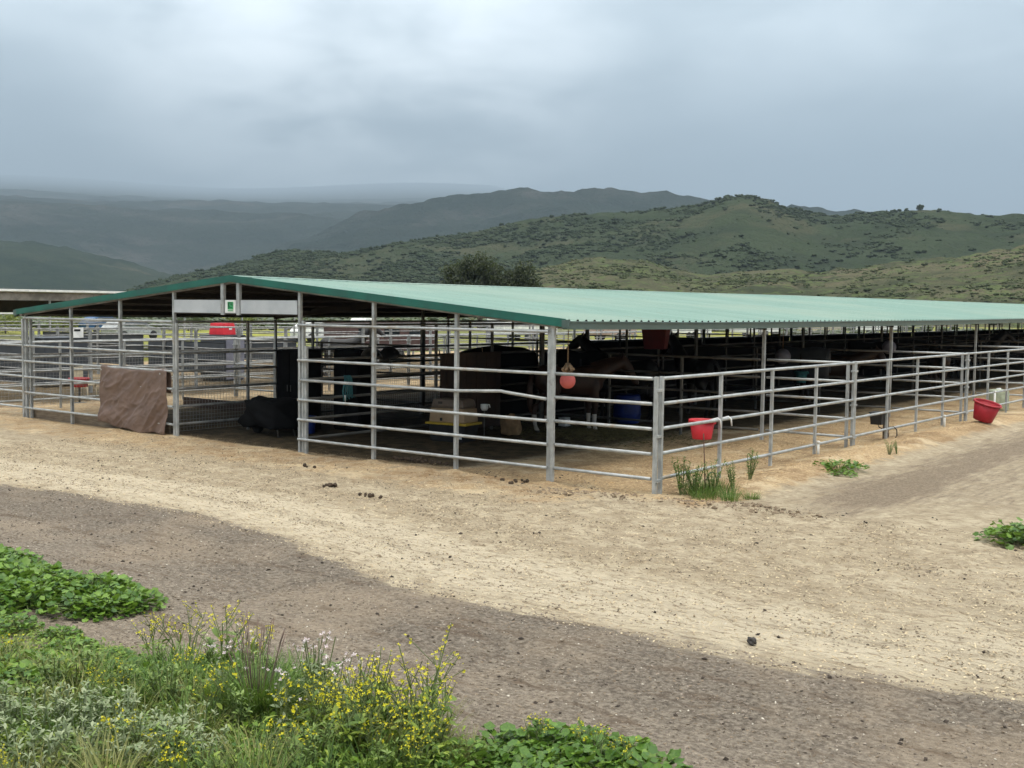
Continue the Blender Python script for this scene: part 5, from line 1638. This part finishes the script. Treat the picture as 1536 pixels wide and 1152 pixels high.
for (x, y, zc, nm, lab, mk, sd) in bl:
    r = 2.6 if nm == 'yellow_green_bush' else (7.5 if 'broad' in lab else 4.6)
    z0 = 0 if nm == 'yellow_green_bush' else zc - r * 0.75
    tree(nm, lab, (x, y, z0), [(-0.5 * r, 0.3 * r, 0.42 * r, 0.7 * r, 0.7 * r, 0.42 * r), (0.5 * r, -0.2 * r, 0.4 * r, 0.65 * r, 0.65 * r, 0.4 * r), (0, 0, 0.62 * r, 0.6 * r, 0.6 * r, 0.36 * r)],
         1500, r * 0.085, M[mk], 'bush', 'bushes in the field' if nm == 'yellow_green_bush' else 'bushes on the foothill', sd)
# more scrub between the pens and the hills, one mass
n = 2600
ang = rad(-37.5) + RNG.uniform(-0.5, 0.5, n)
dd = RNG.uniform(125, 420, n)
px_, py_ = 17.3 + np.sin(ang) * dd, -13.9 + np.cos(ang) * dd
keep = (0.5 + fbm(px_ * 0.02, py_ * 0.02, 3) > 0.45)
px_, py_ = px_[keep], py_[keep]
n = len(px_)
sc = RNG.uniform(0.5, 1.7, n)
V_, F_ = scatter(CLV, CLF, np.c_[px_, py_, np.zeros(n)], rotmats(RNG.random(n) * 6.28, np.zeros(n), np.zeros(n)), np.stack([sc, sc, sc * 0.65], -1))
tag(link('field_scrub', np_mesh('field_scrub', V_, F_, M['greybush'])), kind='stuff')

# ------------------------------------------------------------------ weeds of the verge and the yard
def disc_leaf(n=9, fold=0.16, lobes=5):
    vs = [(0.0, 0, 0.0)]
    for k in range(n):
        a = -2.6 + 5.2 * k / (n - 1)
        r = 0.5 * (1 + 0.10 * math.cos(a * lobes))
        vs.append((0.42 + r * math.cos(a), r * math.sin(a), fold * (r * abs(math.sin(a * 1.0))) + 0.03 * math.cos(a * lobes)))
    vs.append((0.42, 0, -0.04))
    fs = []
    for k in range(1, n):
        fs.append((k, k + 1, n + 1))
    fs.append((0, 1, n + 1)); fs.append((n, 0, n + 1))
    return np.array(vs), np.array(fs)


def long_leaf(w=0.16, bend=0.25):
    vs = []
    for x, ww in ((0, 0.05), (0.3, 0.8), (0.65, 1.0), (1.0, 0.0)):
        z = bend * (x - x * x * 1.3)
        vs += [(x, -w * ww, z + 0.05 * ww), (x, 0, z), (x, w * ww, z + 0.05 * ww)]
    fs = []
    for i in range(3):
        for j in (0, 1):
            q = i * 3 + j
            fs += [(q, q + 3, q + 4), (q, q + 4, q + 1)]
    return np.array(vs), np.array(fs)


def blade(w=0.02, bend=0.3):
    vs = []
    for k, x in enumerate((0, 0.35, 0.7, 1.0)):
        ww = w * (1, 0.85, 0.55, 0.05)[k]
        vs += [(x * (1 - 0.15 * x), -ww, -bend * x * x), (x * (1 - 0.15 * x), ww, -bend * x * x)]
    fs = []
    for i in range(3):
        q = i * 2
        fs += [(q, q + 2, q + 3), (q, q + 3, q + 1)]
    return np.array(vs), np.array(fs)


DL, LL, BL = disc_leaf(), long_leaf(), blade()
PETV = np.array([(0, 0, 0), (0.6, -0.3, 0.15), (1, 0, 0.1), (0.6, 0.3, 0.15)])
FLV, FLF = scatter(PETV, LEAF4_F, np.zeros((4, 3)), rotmats(np.arange(4) * HP, np.full(4, -0.4), np.zeros(4)), np.ones(4))


def mallow_arrays(g, n, R, H, s0=0.05, s1=0.11):
    a = g.random(n) * 6.28
    r = R * np.sqrt(g.random(n))
    z = H * (1 - (r / R) ** 2) ** 0.6 * (0.25 + 0.75 * g.random(n)) + 0.02
    P = np.c_[r * np.cos(a), r * np.sin(a), z]
    yaw = a + g.normal(0, 0.7, n)
    return P, yaw, g.normal(-0.10, 0.38, n), g.normal(0, 0.4, n), g.uniform(s0, s1, n)


def stalks(P, base, r, name, o, mtl):
    mb = MB()
    for p in P:
        q = Vector(p)
        b_ = Vector((p[0] * base, p[1] * base, 0))
        mb.tube([b_, (b_ + q) / 2 + Vector((0, 0, 0.03)), q], r, 4, cap=False)
    return tag(mb.build(name, mtl, o, world=False), kind='stuff')


def mallow_proto(seed, n, R, H, single=False, s0=0.04, s1=0.09):
    g = np.random.default_rng(seed)
    o = thing('mallow_plant', None, None)
    P, yaw, pit, rol, sc = mallow_arrays(g, n, R, H, s0, s1)
    if single:
        me = np_mesh('leaf', DL[0], DL[1], M['mallow'], True)
        for k in range(n):
            l = link('leaf', me, o, P[k])
            l.rotation_euler = Euler((rol[k], pit[k], yaw[k]), 'XYZ')
            l.scale = (sc[k],) * 3
        P2, y2, p2_, r2_, s2_ = mallow_arrays(g, n * 2, R * 0.95, H * 0.8, 0.03, 0.06)
        V_, F_ = scatter(*DL, P2, rotmats(y2, p2_, r2_), s2_)
        tag(link('small_leaves', np_mesh('small_leaves', V_, F_, M['mallow'], True), o), kind='stuff')
    else:
        V_, F_ = scatter(*DL, P, rotmats(yaw, pit, rol), sc)
        tag(link('leaves', np_mesh('leaves', V_, F_, M['mallow'], True), o), kind='stuff')
    stalks(P[::3], 0.25, 0.004, 'stems', o, M['stem'])
    return o


def mustard_proto(seed, ns, H, R, nfl=9, leafy=60):
    g = np.random.default_rng(seed)
    o = thing('mustard_plant', None, None)
    mb = MB()
    tips, pts = [], []
    for k in range(ns):
        a = g.random() * 6.28
        h = H * g.uniform(0.55, 1.0)
        d = R * g.uniform(0.2, 1.0)
        b_ = Vector((0.05 * math.cos(a), 0.05 * math.sin(a), 0))
        m_ = Vector((d * 0.45 * math.cos(a), d * 0.45 * math.sin(a), h * 0.55))
        t_ = Vector((d * math.cos(a + 0.2), d * math.sin(a + 0.2), h))
        mb.tube([b_, m_, t_], [0.006, 0.0045, 0.0025], 4, cap=False)
        tips.append((t_, m_))
        pts += [b_.lerp(m_, q) for q in (0.3, 0.6, 0.9)] + [m_.lerp(t_, q) for q in (0.2, 0.45)]
        for q in range(g.integers(2, 5)):
            st_ = m_.lerp(t_, g.uniform(0, 0.7))
            en = st_ + Vector((g.normal(0, 0.07), g.normal(0, 0.07), g.uniform(0.07, 0.18)))
            mb.tube([st_, en], 0.0028, 3, cap=False)
            tips.append((en, st_))
    tag(mb.build('stems', M['stem'], o, world=False), kind='stuff')
    fp = []
    for t_, m_ in tips:
        for q in range(g.integers(2, max(nfl, 3))):
            fp.append(t_.lerp(m_, abs(g.normal(0, 0.12))) + Vector(g.normal(0, 0.013, 3)))
    n = len(fp)
    V_, F_ = scatter(FLV, FLF, np.array(fp), rotmats(g.random(n) * 6, g.normal(0, 0.6, n), g.normal(0, 0.6, n)), g.uniform(0.010, 0.017, n))
    tag(link('flowers', np_mesh('flowers', V_, F_, M['petal']), o), kind='stuff')
    lp = np.array(pts)
    idx = g.integers(0, len(lp), leafy)
    lp = lp[idx] * np.array([1, 1, 0.75])
    n = len(lp)
    V_, F_ = scatter(*LL, lp, rotmats(g.random(n) * 6.28, g.normal(-0.1, 0.45, n), g.normal(0, 0.3, n)), g.uniform(0.05, 0.15, n))
    tag(link('leaves', np_mesh('leaves', V_, F_, M['weed'], True), o), kind='stuff')
    return o


def grass_proto(seed, n, H, R, mtl='grass', spikes=0, name='grass_tuft'):
    g = np.random.default_rng(seed)
    o = thing(name, None, None)
    a = g.random(n) * 6.28
    r = R * 0.35 * np.sqrt(g.random(n))
    P = np.c_[r * np.cos(a), r * np.sin(a), np.zeros(n)]
    V_, F_ = scatter(*BL, P, rotmats(a + g.normal(0, 0.5, n), -(1.5 - np.abs(g.normal(0, 0.32, n))), g.normal(0, 0.3, n)), np.stack([H * g.uniform(0.5, 1.05, n), H * g.uniform(0.35, 0.8, n), H * np.ones(n)], -1))
    tag(link('blades', np_mesh('blades', V_, F_, M[mtl], True), o), kind='stuff')
    if spikes:
        mb = MB()
        for k in range(spikes):
            b_ = g.random() * 6.28
            rr = R * g.uniform(0.2, 0.8)
            hh = H * g.uniform(1.0, 1.35)
            t_ = Vector((rr * math.cos(b_), rr * math.sin(b_), hh))
            mb.tube([(0.02 * math.cos(b_), 0.02 * math.sin(b_), 0), t_ * 0.85, t_ * 0.9, t_], [0.002, 0.0015, 0.0035, 0.002], 4)
        tag(mb.build('seed_spikes', mat('seed_spike', (0.20, 0.13, 0.11), (0.13, 0.09, 0.07), 8, 0.8), o, world=False), kind='stuff')
    return o


def silver_proto(seed, ns, H, R):
    g = np.random.default_rng(seed)
    o = thing('silver_plant', None, None)
    mb = MB()
    P, Y = [], []
    for k in range(ns):
        a = g.random() * 6.28
        d = R * math.sqrt(g.random())
        b_ = Vector((d * math.cos(a), d * math.sin(a), 0))
        h = H * g.uniform(0.55, 1)
        t_ = b_ + Vector((g.normal(0, 0.06), g.normal(0, 0.06), h))
        mb.tube([b_, t_], [0.007, 0.004], 5, cap=False)
        m_ = int(h / 0.022)
        for q in range(m_):
            f = (q + 2) / (m_ + 2)
            if f < 0.2:
                continue
            P.append(b_.lerp(t_, f)); Y.append(q * 2.4 + g.normal(0, 0.3))
        for q in range(5):
            P.append(t_); Y.append(q * 1.26)
    tag(mb.build('stems', M['silver'], o, world=False), kind='stuff')
    n = len(P)
    V_, F_ = scatter(*LL, np.array(P), rotmats(np.array(Y), g.normal(-0.45, 0.3, n), g.normal(0, 0.3, n)), g.uniform(0.030, 0.062, n))
    tag(link('leaves', np_mesh('leaves', V_, F_, M['silver'], True), o), kind='stuff')
    return o


def spread_plants(proto_list, spots, name_fn, cat, group, smin=0.8, smax=1.2):
    used = set()
    for k, (x, y, *s) in enumerate(spots):
        i = k % len(proto_list)
        pr_ = proto_list[i]
        o = pr_ if i not in used else copy_tree(pr_)
        used.add(i)
        o.location = (x, y, ground_z(x, y) - 0.01)
        o.rotation_euler = (0, 0, random.uniform(0, 6.28))
        sc_ = s[0] if s else random.uniform(smin, smax)
        o.scale = (sc_, sc_, sc_)
        tag(o, name_fn(k), cat, group)


def rnd_spots(n, poly, g, mind=0.12):
    """random points inside a polygon given in plan"""
    poly = np.array(poly)
    lo, hi = poly.min(0), poly.max(0)
    out = []
    tries = 0
    while len(out) < n and tries < 20000:
        tries += 1
        p = lo + (hi - lo) * g.random(2)
        if in_poly(poly, p[None])[0] and (mind <= 0 or all((p[0] - q[0]) ** 2 + (p[1] - q[1]) ** 2 > mind ** 2 for q in out)):
            out.append((float(p[0]), float(p[1])))
    return out


def in_poly(poly, P):
    ins = np.zeros(len(P), bool)
    j = len(poly) - 1
    for i in range(len(poly)):
        a, b = poly[i], poly[j]
        c = (a[1] > P[:, 1]) != (b[1] > P[:, 1])
        ins ^= c & (P[:, 0] < (b[0] - a[0]) * (P[:, 1] - a[1]) / (b[1] - a[1] + 1e-12) + a[0])
        j = i
    return ins


def many_spots(n, poly, g):
    poly = np.array(poly)
    P = poly.min(0) + np.ptp(poly, axis=0) * g.random((n * 4, 2))
    return P[in_poly(poly, P)][:n]


def mass(name, protos, spots, smin, smax, g):
    """plants past counting: copies of the prototypes joined, one mesh per material, all under one stuff object"""
    acc = {}
    for k, (x, y) in enumerate(spots):
        s, a = g.uniform(smin, smax), g.random() * 6.28
        R = np.array([[math.cos(a), -math.sin(a), 0], [math.sin(a), math.cos(a), 0], [0, 0, 1]]) * s
        for ch in protos[k % len(protos)].children:
            me = ch.data
            V = np.empty(len(me.vertices) * 3, np.float32)
            me.vertices.foreach_get('co', V)
            V = V.reshape(-1, 3) @ R.T + (x, y, ground_z(x, y) - 0.01)
            F = np.empty(len(me.loops), np.int32)
            me.loops.foreach_get('vertex_index', F)
            kk = len(me.polygons[0].vertices)
            acc.setdefault((me.materials[0].name, kk), []).append((V, F.reshape(-1, kk)))
    V, F, mi, mats = [], [], [], []
    o_ = 0
    for (mn, kk), parts in acc.items():
        v, f = joinVF(parts)
        if kk == 4:
            f = np.concatenate([f[:, [0, 1, 2]], f[:, [0, 2, 3]]])
        V.append(v); F.append(f + o_); o_ += len(v)
        mi.append(np.full(len(f), len(mats))); mats.append(bpy.data.materials[mn])
    return tag(link(name, np_mesh(name, np.concatenate(V), np.concatenate(F), mats, True, np.concatenate(mi))), kind='stuff')


def kill(protos):
    for p in protos:
        for c in list(p.children):
            bpy.data.objects.remove(c)
        bpy.data.objects.remove(p)


def by_screen(spots):
    """order plan points from left to right as seen from the road"""
    return sorted(spots, key=lambda p: math.atan2(p[0] - 17.3, p[1] + 13.9))


g0 = np.random.default_rng(21)
def twig_proto(seed, ns, H, R, lm='grass'):
    g = np.random.default_rng(seed)
    o = thing('leafy_weed', None, None)
    mb = MB()
    P = []
    for k in range(ns + 4):
        a = g.random() * 6.28
        b_ = Vector((0.03 * math.cos(a), 0.03 * math.sin(a), 0))
        t_ = Vector((R * math.cos(a) * g.uniform(0.4, 1), R * math.sin(a) * g.uniform(0.4, 1), H * g.uniform(0.6, 1)))
        mb.tube([b_, (b_ + t_) / 2 + Vector((0, 0, 0.04)), t_], [0.006, 0.005, 0.003], 4, cap=False)
        for q in np.linspace(0.15, 1, int(H / 0.022)):
            P.append(b_.lerp(t_, q) + Vector((0, 0, 0.04 * math.sin(q * 3.14))))
    tag(mb.build('stems', M['stem'], o, world=False), kind='stuff')
    n = len(P)
    V_, F_ = scatter(*LL, np.array(P), rotmats(np.arange(n) * 2.4, g.normal(-0.5, 0.3, n), g.normal(0, 0.3, n)), g.uniform(0.035, 0.07, n))
    tag(link('leaves', np_mesh('leaves', V_, F_, M[lm], True), o), kind='stuff')
    return o


# plan outlines of the weed beds
LEFT_BED = [(5.6, -8.05), (6.42, -8.12), (7.66, -8.16), (8.45, -8.12), (8.85, -8.22), (8.7, -8.42), (8.1, -8.55), (7.9, -8.95), (6.5, -9.0), (5.6, -8.8)]
LOW_LEFT = [(8.0, -9.05), (9.0, -9.0), (9.9, -8.85), (10.0, -9.2), (9.4, -9.8), (8.7, -9.9)]
MAIN_BED = [(9.6, -9.75), (10.2, -9.2), (10.9, -8.85), (11.5, -8.6), (12.2, -8.72), (12.8, -8.75), (13.2, -8.85), (13.3, -9.2), (12.4, -10.4), (10.6, -11.6), (9.2, -11.0)]
FRONT_BED = [(10.3, -10.3), (11.0, -10.0), (11.9, -9.75), (12.3, -9.9), (11.6, -10.7), (10.6, -11.4), (9.9, -11.0)]
RIGHT_BED = [(13.1, -8.45), (13.6, -8.24), (13.95, -8.27), (14.15, -8.45), (13.8, -8.75), (13.25, -8.95)]

A_ = 'mallow plants on the verge'
mp = [mallow_proto(100 + k, 260, 0.34, 0.17, s0=0.028, s1=0.07) for k in range(4)]
mass('mallow_strip', mp, rnd_spots(60, LEFT_BED, g0, 0.16), 0.7, 1.25, g0)
mass('mallow_patch', mp, rnd_spots(9, LOW_LEFT, g0, 0.3), 0.35, 0.7, g0)
mass('mallow_bed', mp, rnd_spots(30, MAIN_BED, g0, 0.3), 0.5, 1.05, g0)
kill(mp)
ms = [mallow_proto(120 + k, 46, 0.22, 0.16, True, 0.04, 0.085) for k in range(3)]
spread_plants(ms, by_screen(rnd_spots(9, RIGHT_BED, g0, 0.2)), lambda k: f'broad leaved mallow plant at the right tip of the weed bed, {ORD[k]} from the left', 'weed', A_, 0.8, 1.05)

mu = [mustard_proto(140 + k, 12, 0.64, 0.30, 5, 150) for k in range(3)]
spread_plants(mu, [(12.78, -8.90, 1.05), (12.48, -9.0, 0.9), (12.98, -9.1, 0.8), (12.3, -9.2, 0.75), (12.7, -9.35, 0.9), (13.1, -9.3, 0.6)], lambda k: ['tallest flowering mustard plant beside the gravel road', 'flowering mustard left of the tallest one', 'flowering mustard just right of the tallest one', 'flowering mustard further left toward the grass tuft', 'flowering mustard in front of the tallest one', 'short flowering mustard at the near right of the clump'][k], 'mustard', 'yellow flowering mustard')
ml = [mustard_proto(150 + k, 7, 0.46, 0.28, 5, 30) for k in range(2)]
spread_plants(ml, by_screen(rnd_spots(13, MAIN_BED, g0, 0.45)), lambda k: f'small yellow flowered mustard within the large weed bed, {ORD[k]} from the left', 'mustard', 'yellow flowering mustard', 0.55, 0.95)
spread_plants([copy_tree(q) for q in ml], by_screen([(10.45, -8.85, 0.9), (10.75, -8.75, 1.0), (11.0, -8.7, 0.8), (10.2, -8.95, 0.8)]), lambda k: f'thin flowering mustard standing against the gravel left of the grass tuft, {ORD[k]} from the left', 'mustard', 'yellow flowering mustard')
spread_plants([copy_tree(q) for q in ml], by_screen([(13.35, -8.55, 0.5), (13.7, -8.45, 0.55), (13.9, -8.45, 0.45)]), lambda k: f'low flowering mustard between the broad leaves, {ORD[k]} from the left', 'mustard', 'yellow flowering mustard')

gt = grass_proto(160, 620, 0.44, 0.30, 'grass', 24)
spread_plants([gt], [(11.72, -9.25, 1.1)], lambda k: 'dense upright grass tuft with purplish seed spikes', 'grass', 'grass tufts', 1, 1)
gs_ = [grass_proto(165 + k, 130, 0.26, 0.25, 'grass') for k in range(2)] + [grass_proto(170 + k, 120, 0.28, 0.25, 'drygrass', 0) for k in range(2)]
mass('bed_grass', gs_, rnd_spots(130, MAIN_BED, g0, 0.12), 0.75, 1.45, g0)
kill(gs_)
sv = [silver_proto(180 + k, 17, 0.30, 0.20) for k in range(3)]
mass('silver_weeds', sv, rnd_spots(24, FRONT_BED, g0, 0.2), 0.65, 1.05, g0)
kill(sv)
st_ = [twig_proto(230 + k, 7, 0.36, 0.14, 'silverstem') for k in range(3)] + [twig_proto(235, 6, 0.30, 0.16, 'weed')]
mass('leafy_stems', st_, rnd_spots(52, MAIN_BED, g0, 0.16), 0.55, 1.0, g0)
kill(st_)

# white flowered weed right of the tuft
def white_proto(seed):
    g = np.random.default_rng(seed)
    o = thing('white_flower_plant', None, None)
    mb = MB()
    fp, lp = [], []
    for k in range(9):
        a = g.random() * 6.28
        t_ = Vector((0.18 * math.cos(a) * g.random(), 0.18 * math.sin(a) * g.random(), g.uniform(0.28, 0.5)))
        mb.tube([(0, 0, 0), t_ * 0.6, t_], 0.003, 4, cap=False)
        for q in range(2):
            fp.append(t_ + Vector(g.normal(0, 0.02, 3)))
        lp += [t_ * q for q in (0.2, 0.4, 0.6, 0.7)]
    tag(mb.build('stems', M['stem'], o, world=False), kind='stuff')
    n = len(fp)
    V_, F_ = scatter(FLV, FLF, np.array(fp), rotmats(g.random(n) * 6, g.normal(0, 0.6, n), g.normal(0, 0.6, n)), g.uniform(0.013, 0.021, n))
    tag(link('flowers', np_mesh('flowers', V_, F_, M['wpetal']), o), kind='stuff')
    n = len(lp)
    V_, F_ = scatter(*LL, np.array(lp), rotmats(g.random(n) * 6, g.normal(-0.2, 0.4, n), g.normal(0, 0.3, n)), g.uniform(0.04, 0.08, n))
    tag(link('leaves', np_mesh('leaves', V_, F_, M['silver'], True), o), kind='stuff')
    return o


wf = [white_proto(190 + k) for k in range(2)]
spread_plants(wf, by_screen([(11.95, -8.95), (12.2, -9.05), (12.15, -9.4), (11.7, -8.8), (11.2, -8.95), (11.45, -9.3), (12.35, -8.95)]), lambda k: f'pale flowered weed around the upright grass tuft, {ORD[k]} from the left', 'weed', 'pale flowered weeds', 0.8, 1.1)

# low carpet between the plants
def carpet(name, poly, n, smin, smax, tpl, mtl, hmax, seed):
    g = np.random.default_rng(seed)
    pts = many_spots(n, poly, g)
    n = len(pts)
    z = ground_h(pts[:, 0], pts[:, 1]) + hmax * g.random(n) ** 1.5
    V_, F_ = scatter(*tpl, np.c_[pts, z], rotmats(g.random(n) * 6.28, g.normal(-0.15, 0.4, n), g.normal(0, 0.35, n)), g.uniform(smin, smax, n))
    tag(link(name, np_mesh(name, V_, F_, mtl, True)), kind='stuff')


carpet('weed_carpet', MAIN_BED, 15000, 0.02, 0.055, LL, M['weed'], 0.16, 31)
carpet('clover_carpet', MAIN_BED, 4500, 0.015, 0.04, DL, M['mallow'], 0.14, 32)
carpet('verge_carpet', LEFT_BED, 7000, 0.02, 0.05, DL, M['mallow'], 0.10, 33)
carpet('verge_sprouts', LOW_LEFT, 3200, 0.02, 0.06, LL, M['weed'], 0.04, 34)
carpet('silver_carpet', FRONT_BED, 3500, 0.02, 0.05, LL, M['silver'], 0.18, 35)
carpet('tip_carpet', RIGHT_BED, 1600, 0.02, 0.05, DL, M['mallow'], 0.06, 36)

# weeds at the fence corner and along the lane
gc = [grass_proto(200 + k, 170, 0.30, 0.60, 'grass') for k in range(2)]
spread_plants(gc, [(9.55, 0.55, 1.0), (9.75, 0.35, 0.8), (9.9, 0.75, 0.9), (10.1, 0.45, 0.65), (9.4, 0.85, 1.0), (10.25, 0.8, 0.6), (9.6, 1.05, 0.9)], lambda k: ['tallest grass tuft at the corner post', 'grass tuft in front of the corner clump', 'grass tuft in the middle of the corner clump', 'small tuft at the lane edge of the corner clump', 'grass tuft against the bottom rail by the corner', 'thin low tuft trailing into the lane', 'grass tuft at the foot of the first fence upright'][k], 'grass', 'corner weeds')


tw = [twig_proto(210 + k, 6, 0.55, 0.20) for k in range(3)]
spread_plants(tw, [(9.38, 0.38, 1.0), (9.45, 0.62, 0.85), (9.8, 1.15, 0.75), (9.62, 2.02, 0.85), (10.12, 6.72, 0.5), (10.18, 6.95, 0.45), (9.5, 0.45, 0.8), (9.66, 0.78, 0.9)], lambda k: ['tall leafy weed nearest the corner post', 'leafy weed behind the corner grass', 'leafy weed right of the rusty rod', 'lone upright leafy weed by the second fence upright', 'small leafy weed beside the waterer post', 'tiny leafy weed just past the waterer post', 'leafy weed in front of the tallest one by the corner', 'leafy weed within the corner grass clump'][k], 'weed', 'leafy weeds along the lane')
m1 = mallow_proto(220, 150, 0.45, 0.13)
m2 = mallow_proto(221, 200, 0.42, 0.22)
spread_plants([m1, m2], [(10.15, 4.25, 1.0), (13.95, 0.10, 1.1), (10.35, 3.8, 0.6), (14.35, 0.25, 1.25), (14.15, 0.6, 1.2)], lambda k: ['low spreading mallow patch between fence and lane', 'dark leafy mallow clump at the far side of the lane', 'small low mallow beside the spreading patch', 'mallow clump furthest out across the lane', 'mallow behind the clump across the lane'][k], 'weed', 'mallow by the lane')

# ------------------------------------------------------------------ loose grit, clods and straw on the yard
OCT_V = np.array([(1, 0, 0), (-1, 0, 0), (0, 1, 0), (0, -1, 0), (0, 0, 0.7), (0, 0, -0.7)])
OCT_F = np.array([(0, 2, 4), (2, 1, 4), (1, 3, 4), (3, 0, 4), (2, 0, 5), (1, 2, 5), (3, 1, 5), (0, 3, 5)])
peb_m = [mat('grey_grit', (0.30, 0.25, 0.20), (0.12, 0.095, 0.075), 3, 0.95), mat('pale_grit', (0.62, 0.57, 0.48), (0.42, 0.36, 0.28), 3, 0.95), mat('dark_clod', (0.060, 0.045, 0.035), (0.035, 0.027, 0.02), 3, 0.95)]
straw_m = mat('straw_bits', (0.62, 0.52, 0.34), (0.38, 0.28, 0.16), 2, 0.9)


def litter(name, box, n, smin, smax, mtl, cond=None, power=3.0, flat=1.0, tpl=(OCT_V, OCT_F)):
    g = RNG
    x = g.uniform(box[0], box[1], n); y = g.uniform(box[2], box[3], n)
    if cond is not None:
        k = cond(x, y)
        x, y = x[k], y[k]
    m_ = len(x)
    s = smin + (smax - smin) * g.random(m_) ** power
    sc = np.stack([s * g.uniform(0.7, 1.3, m_), s * g.uniform(0.6, 1.0, m_), s * flat * g.uniform(0.6, 1.0, m_)], -1)
    V_, F_ = scatter(*tpl, np.c_[x, y, ground_h(x, y) + s * 0.15], rotmats(g.random(m_) * 6.28, g.normal(0, 0.3, m_), g.normal(0, 0.3, m_)), sc)
    tag(link(name, np_mesh(name, V_, F_, mtl)), kind='stuff')


onroad = lambda x, y: (y < road_top(x) + 0.1) & (y > road_low(x) - 0.5)
litter('road_gravel', (3, 18, -10, -4.5), 34000, 0.004, 0.017, peb_m[0], onroad)
litter('pale_gravel', (3, 18, -10, -3.5), 3000, 0.004, 0.013, peb_m[1], lambda x, y: y < road_top(x) + 1.0)
litter('dark_clods', (0, 18, -10, 1), 5200, 0.005, 0.028, peb_m[2], lambda x, y: (np.random.default_rng(8).random(len(x)) < np.where(y < road_top(x), 0.9, 0.35)), 5)
litter('yard_clods', (2, 16, -5.5, 0.3), 9000, 0.004, 0.016, mat('sand_clod', (0.40, 0.32, 0.22), (0.25, 0.19, 0.12), 3, 0.95), lambda x, y: y > road_top(x), 4)
STV = np.array([(-0.5, -0.05, 0), (0.5, -0.05, 0.02), (0.5, 0.05, 0.02), (-0.5, 0.05, 0)])
litter('straw_litter', (-4, 16, -5.8, 0.4), 16000, 0.02, 0.07, straw_m, lambda x, y: y > road_top(x) - 0.2, 2.0, 1.0, (STV, LEAF4_F))
crumb = [mat('pale_crumb', (0.66, 0.55, 0.37), (0.48, 0.37, 0.235), 3, 0.95), mat('dull_crumb', (0.22, 0.17, 0.115), (0.13, 0.10, 0.07), 3, 0.95)]
litter('pale_soil_crumbs', (-3, 17, -6.2, 0.0), 42000, 0.004, 0.015, crumb[0], lambda x, y: (y > road_top(x) - 0.15) & (y < np.where(x < 9.6, -0.4, 0.5)), 2.5, 0.6)
litter('dull_soil_crumbs', (-3, 17, -6.2, 0.6), 42000, 0.004, 0.018, crumb[1], lambda x, y: (y > road_top(x) + 0.2) & (fbm(x * 1.3, y * 3.5, 4) > -0.12), 2.5, 0.5)
litter('road_crumbs', (2, 18, -10, -4.5), 26000, 0.004, 0.018, mat('road_crumb', (0.24, 0.185, 0.13), (0.12, 0.09, 0.062), 3, 0.95), onroad, 2.5, 0.6)
litter('shavings', (6.6, 9.9, 0, 16), 15000, 0.010, 0.034, mat('wood_shavings', (0.68, 0.52, 0.31), (0.48, 0.30, 0.13), 2, 0.9), None, 2.0, 1.0, (STV * np.array([1, 6, 1]), LEAF4_F))
litter('churned_clods', (7.6, 11.6, -0.9, 0.3), 1500, 0.008, 0.05, mat('churned_soil', (0.26, 0.195, 0.13), (0.15, 0.11, 0.07), 4, 0.95), lambda x, y: np.abs(y + 0.35 - 0.22 * (x - 9)) < 0.32, 3)

# ------------------------------------------------------------------ the air
hb = MB().box((-8000, 7500, 1459), (36000, 35400, 2922)).build('haze', bpy.data.materials.new('haze_air'))
t = NT(new_tree(hb.data.materials[0]))
pvn = t.n('ShaderNodeVolumePrincipled', inp={'Color': (0.46, 0.575, 0.695, 1), 'Density': 0.00014, 'Anisotropy': 0.0})
ov = t.n('ShaderNodeOutputMaterial')
t.nt.links.new(pvn.outputs[0], ov.inputs['Volume'])
tag(hb, kind='stuff')
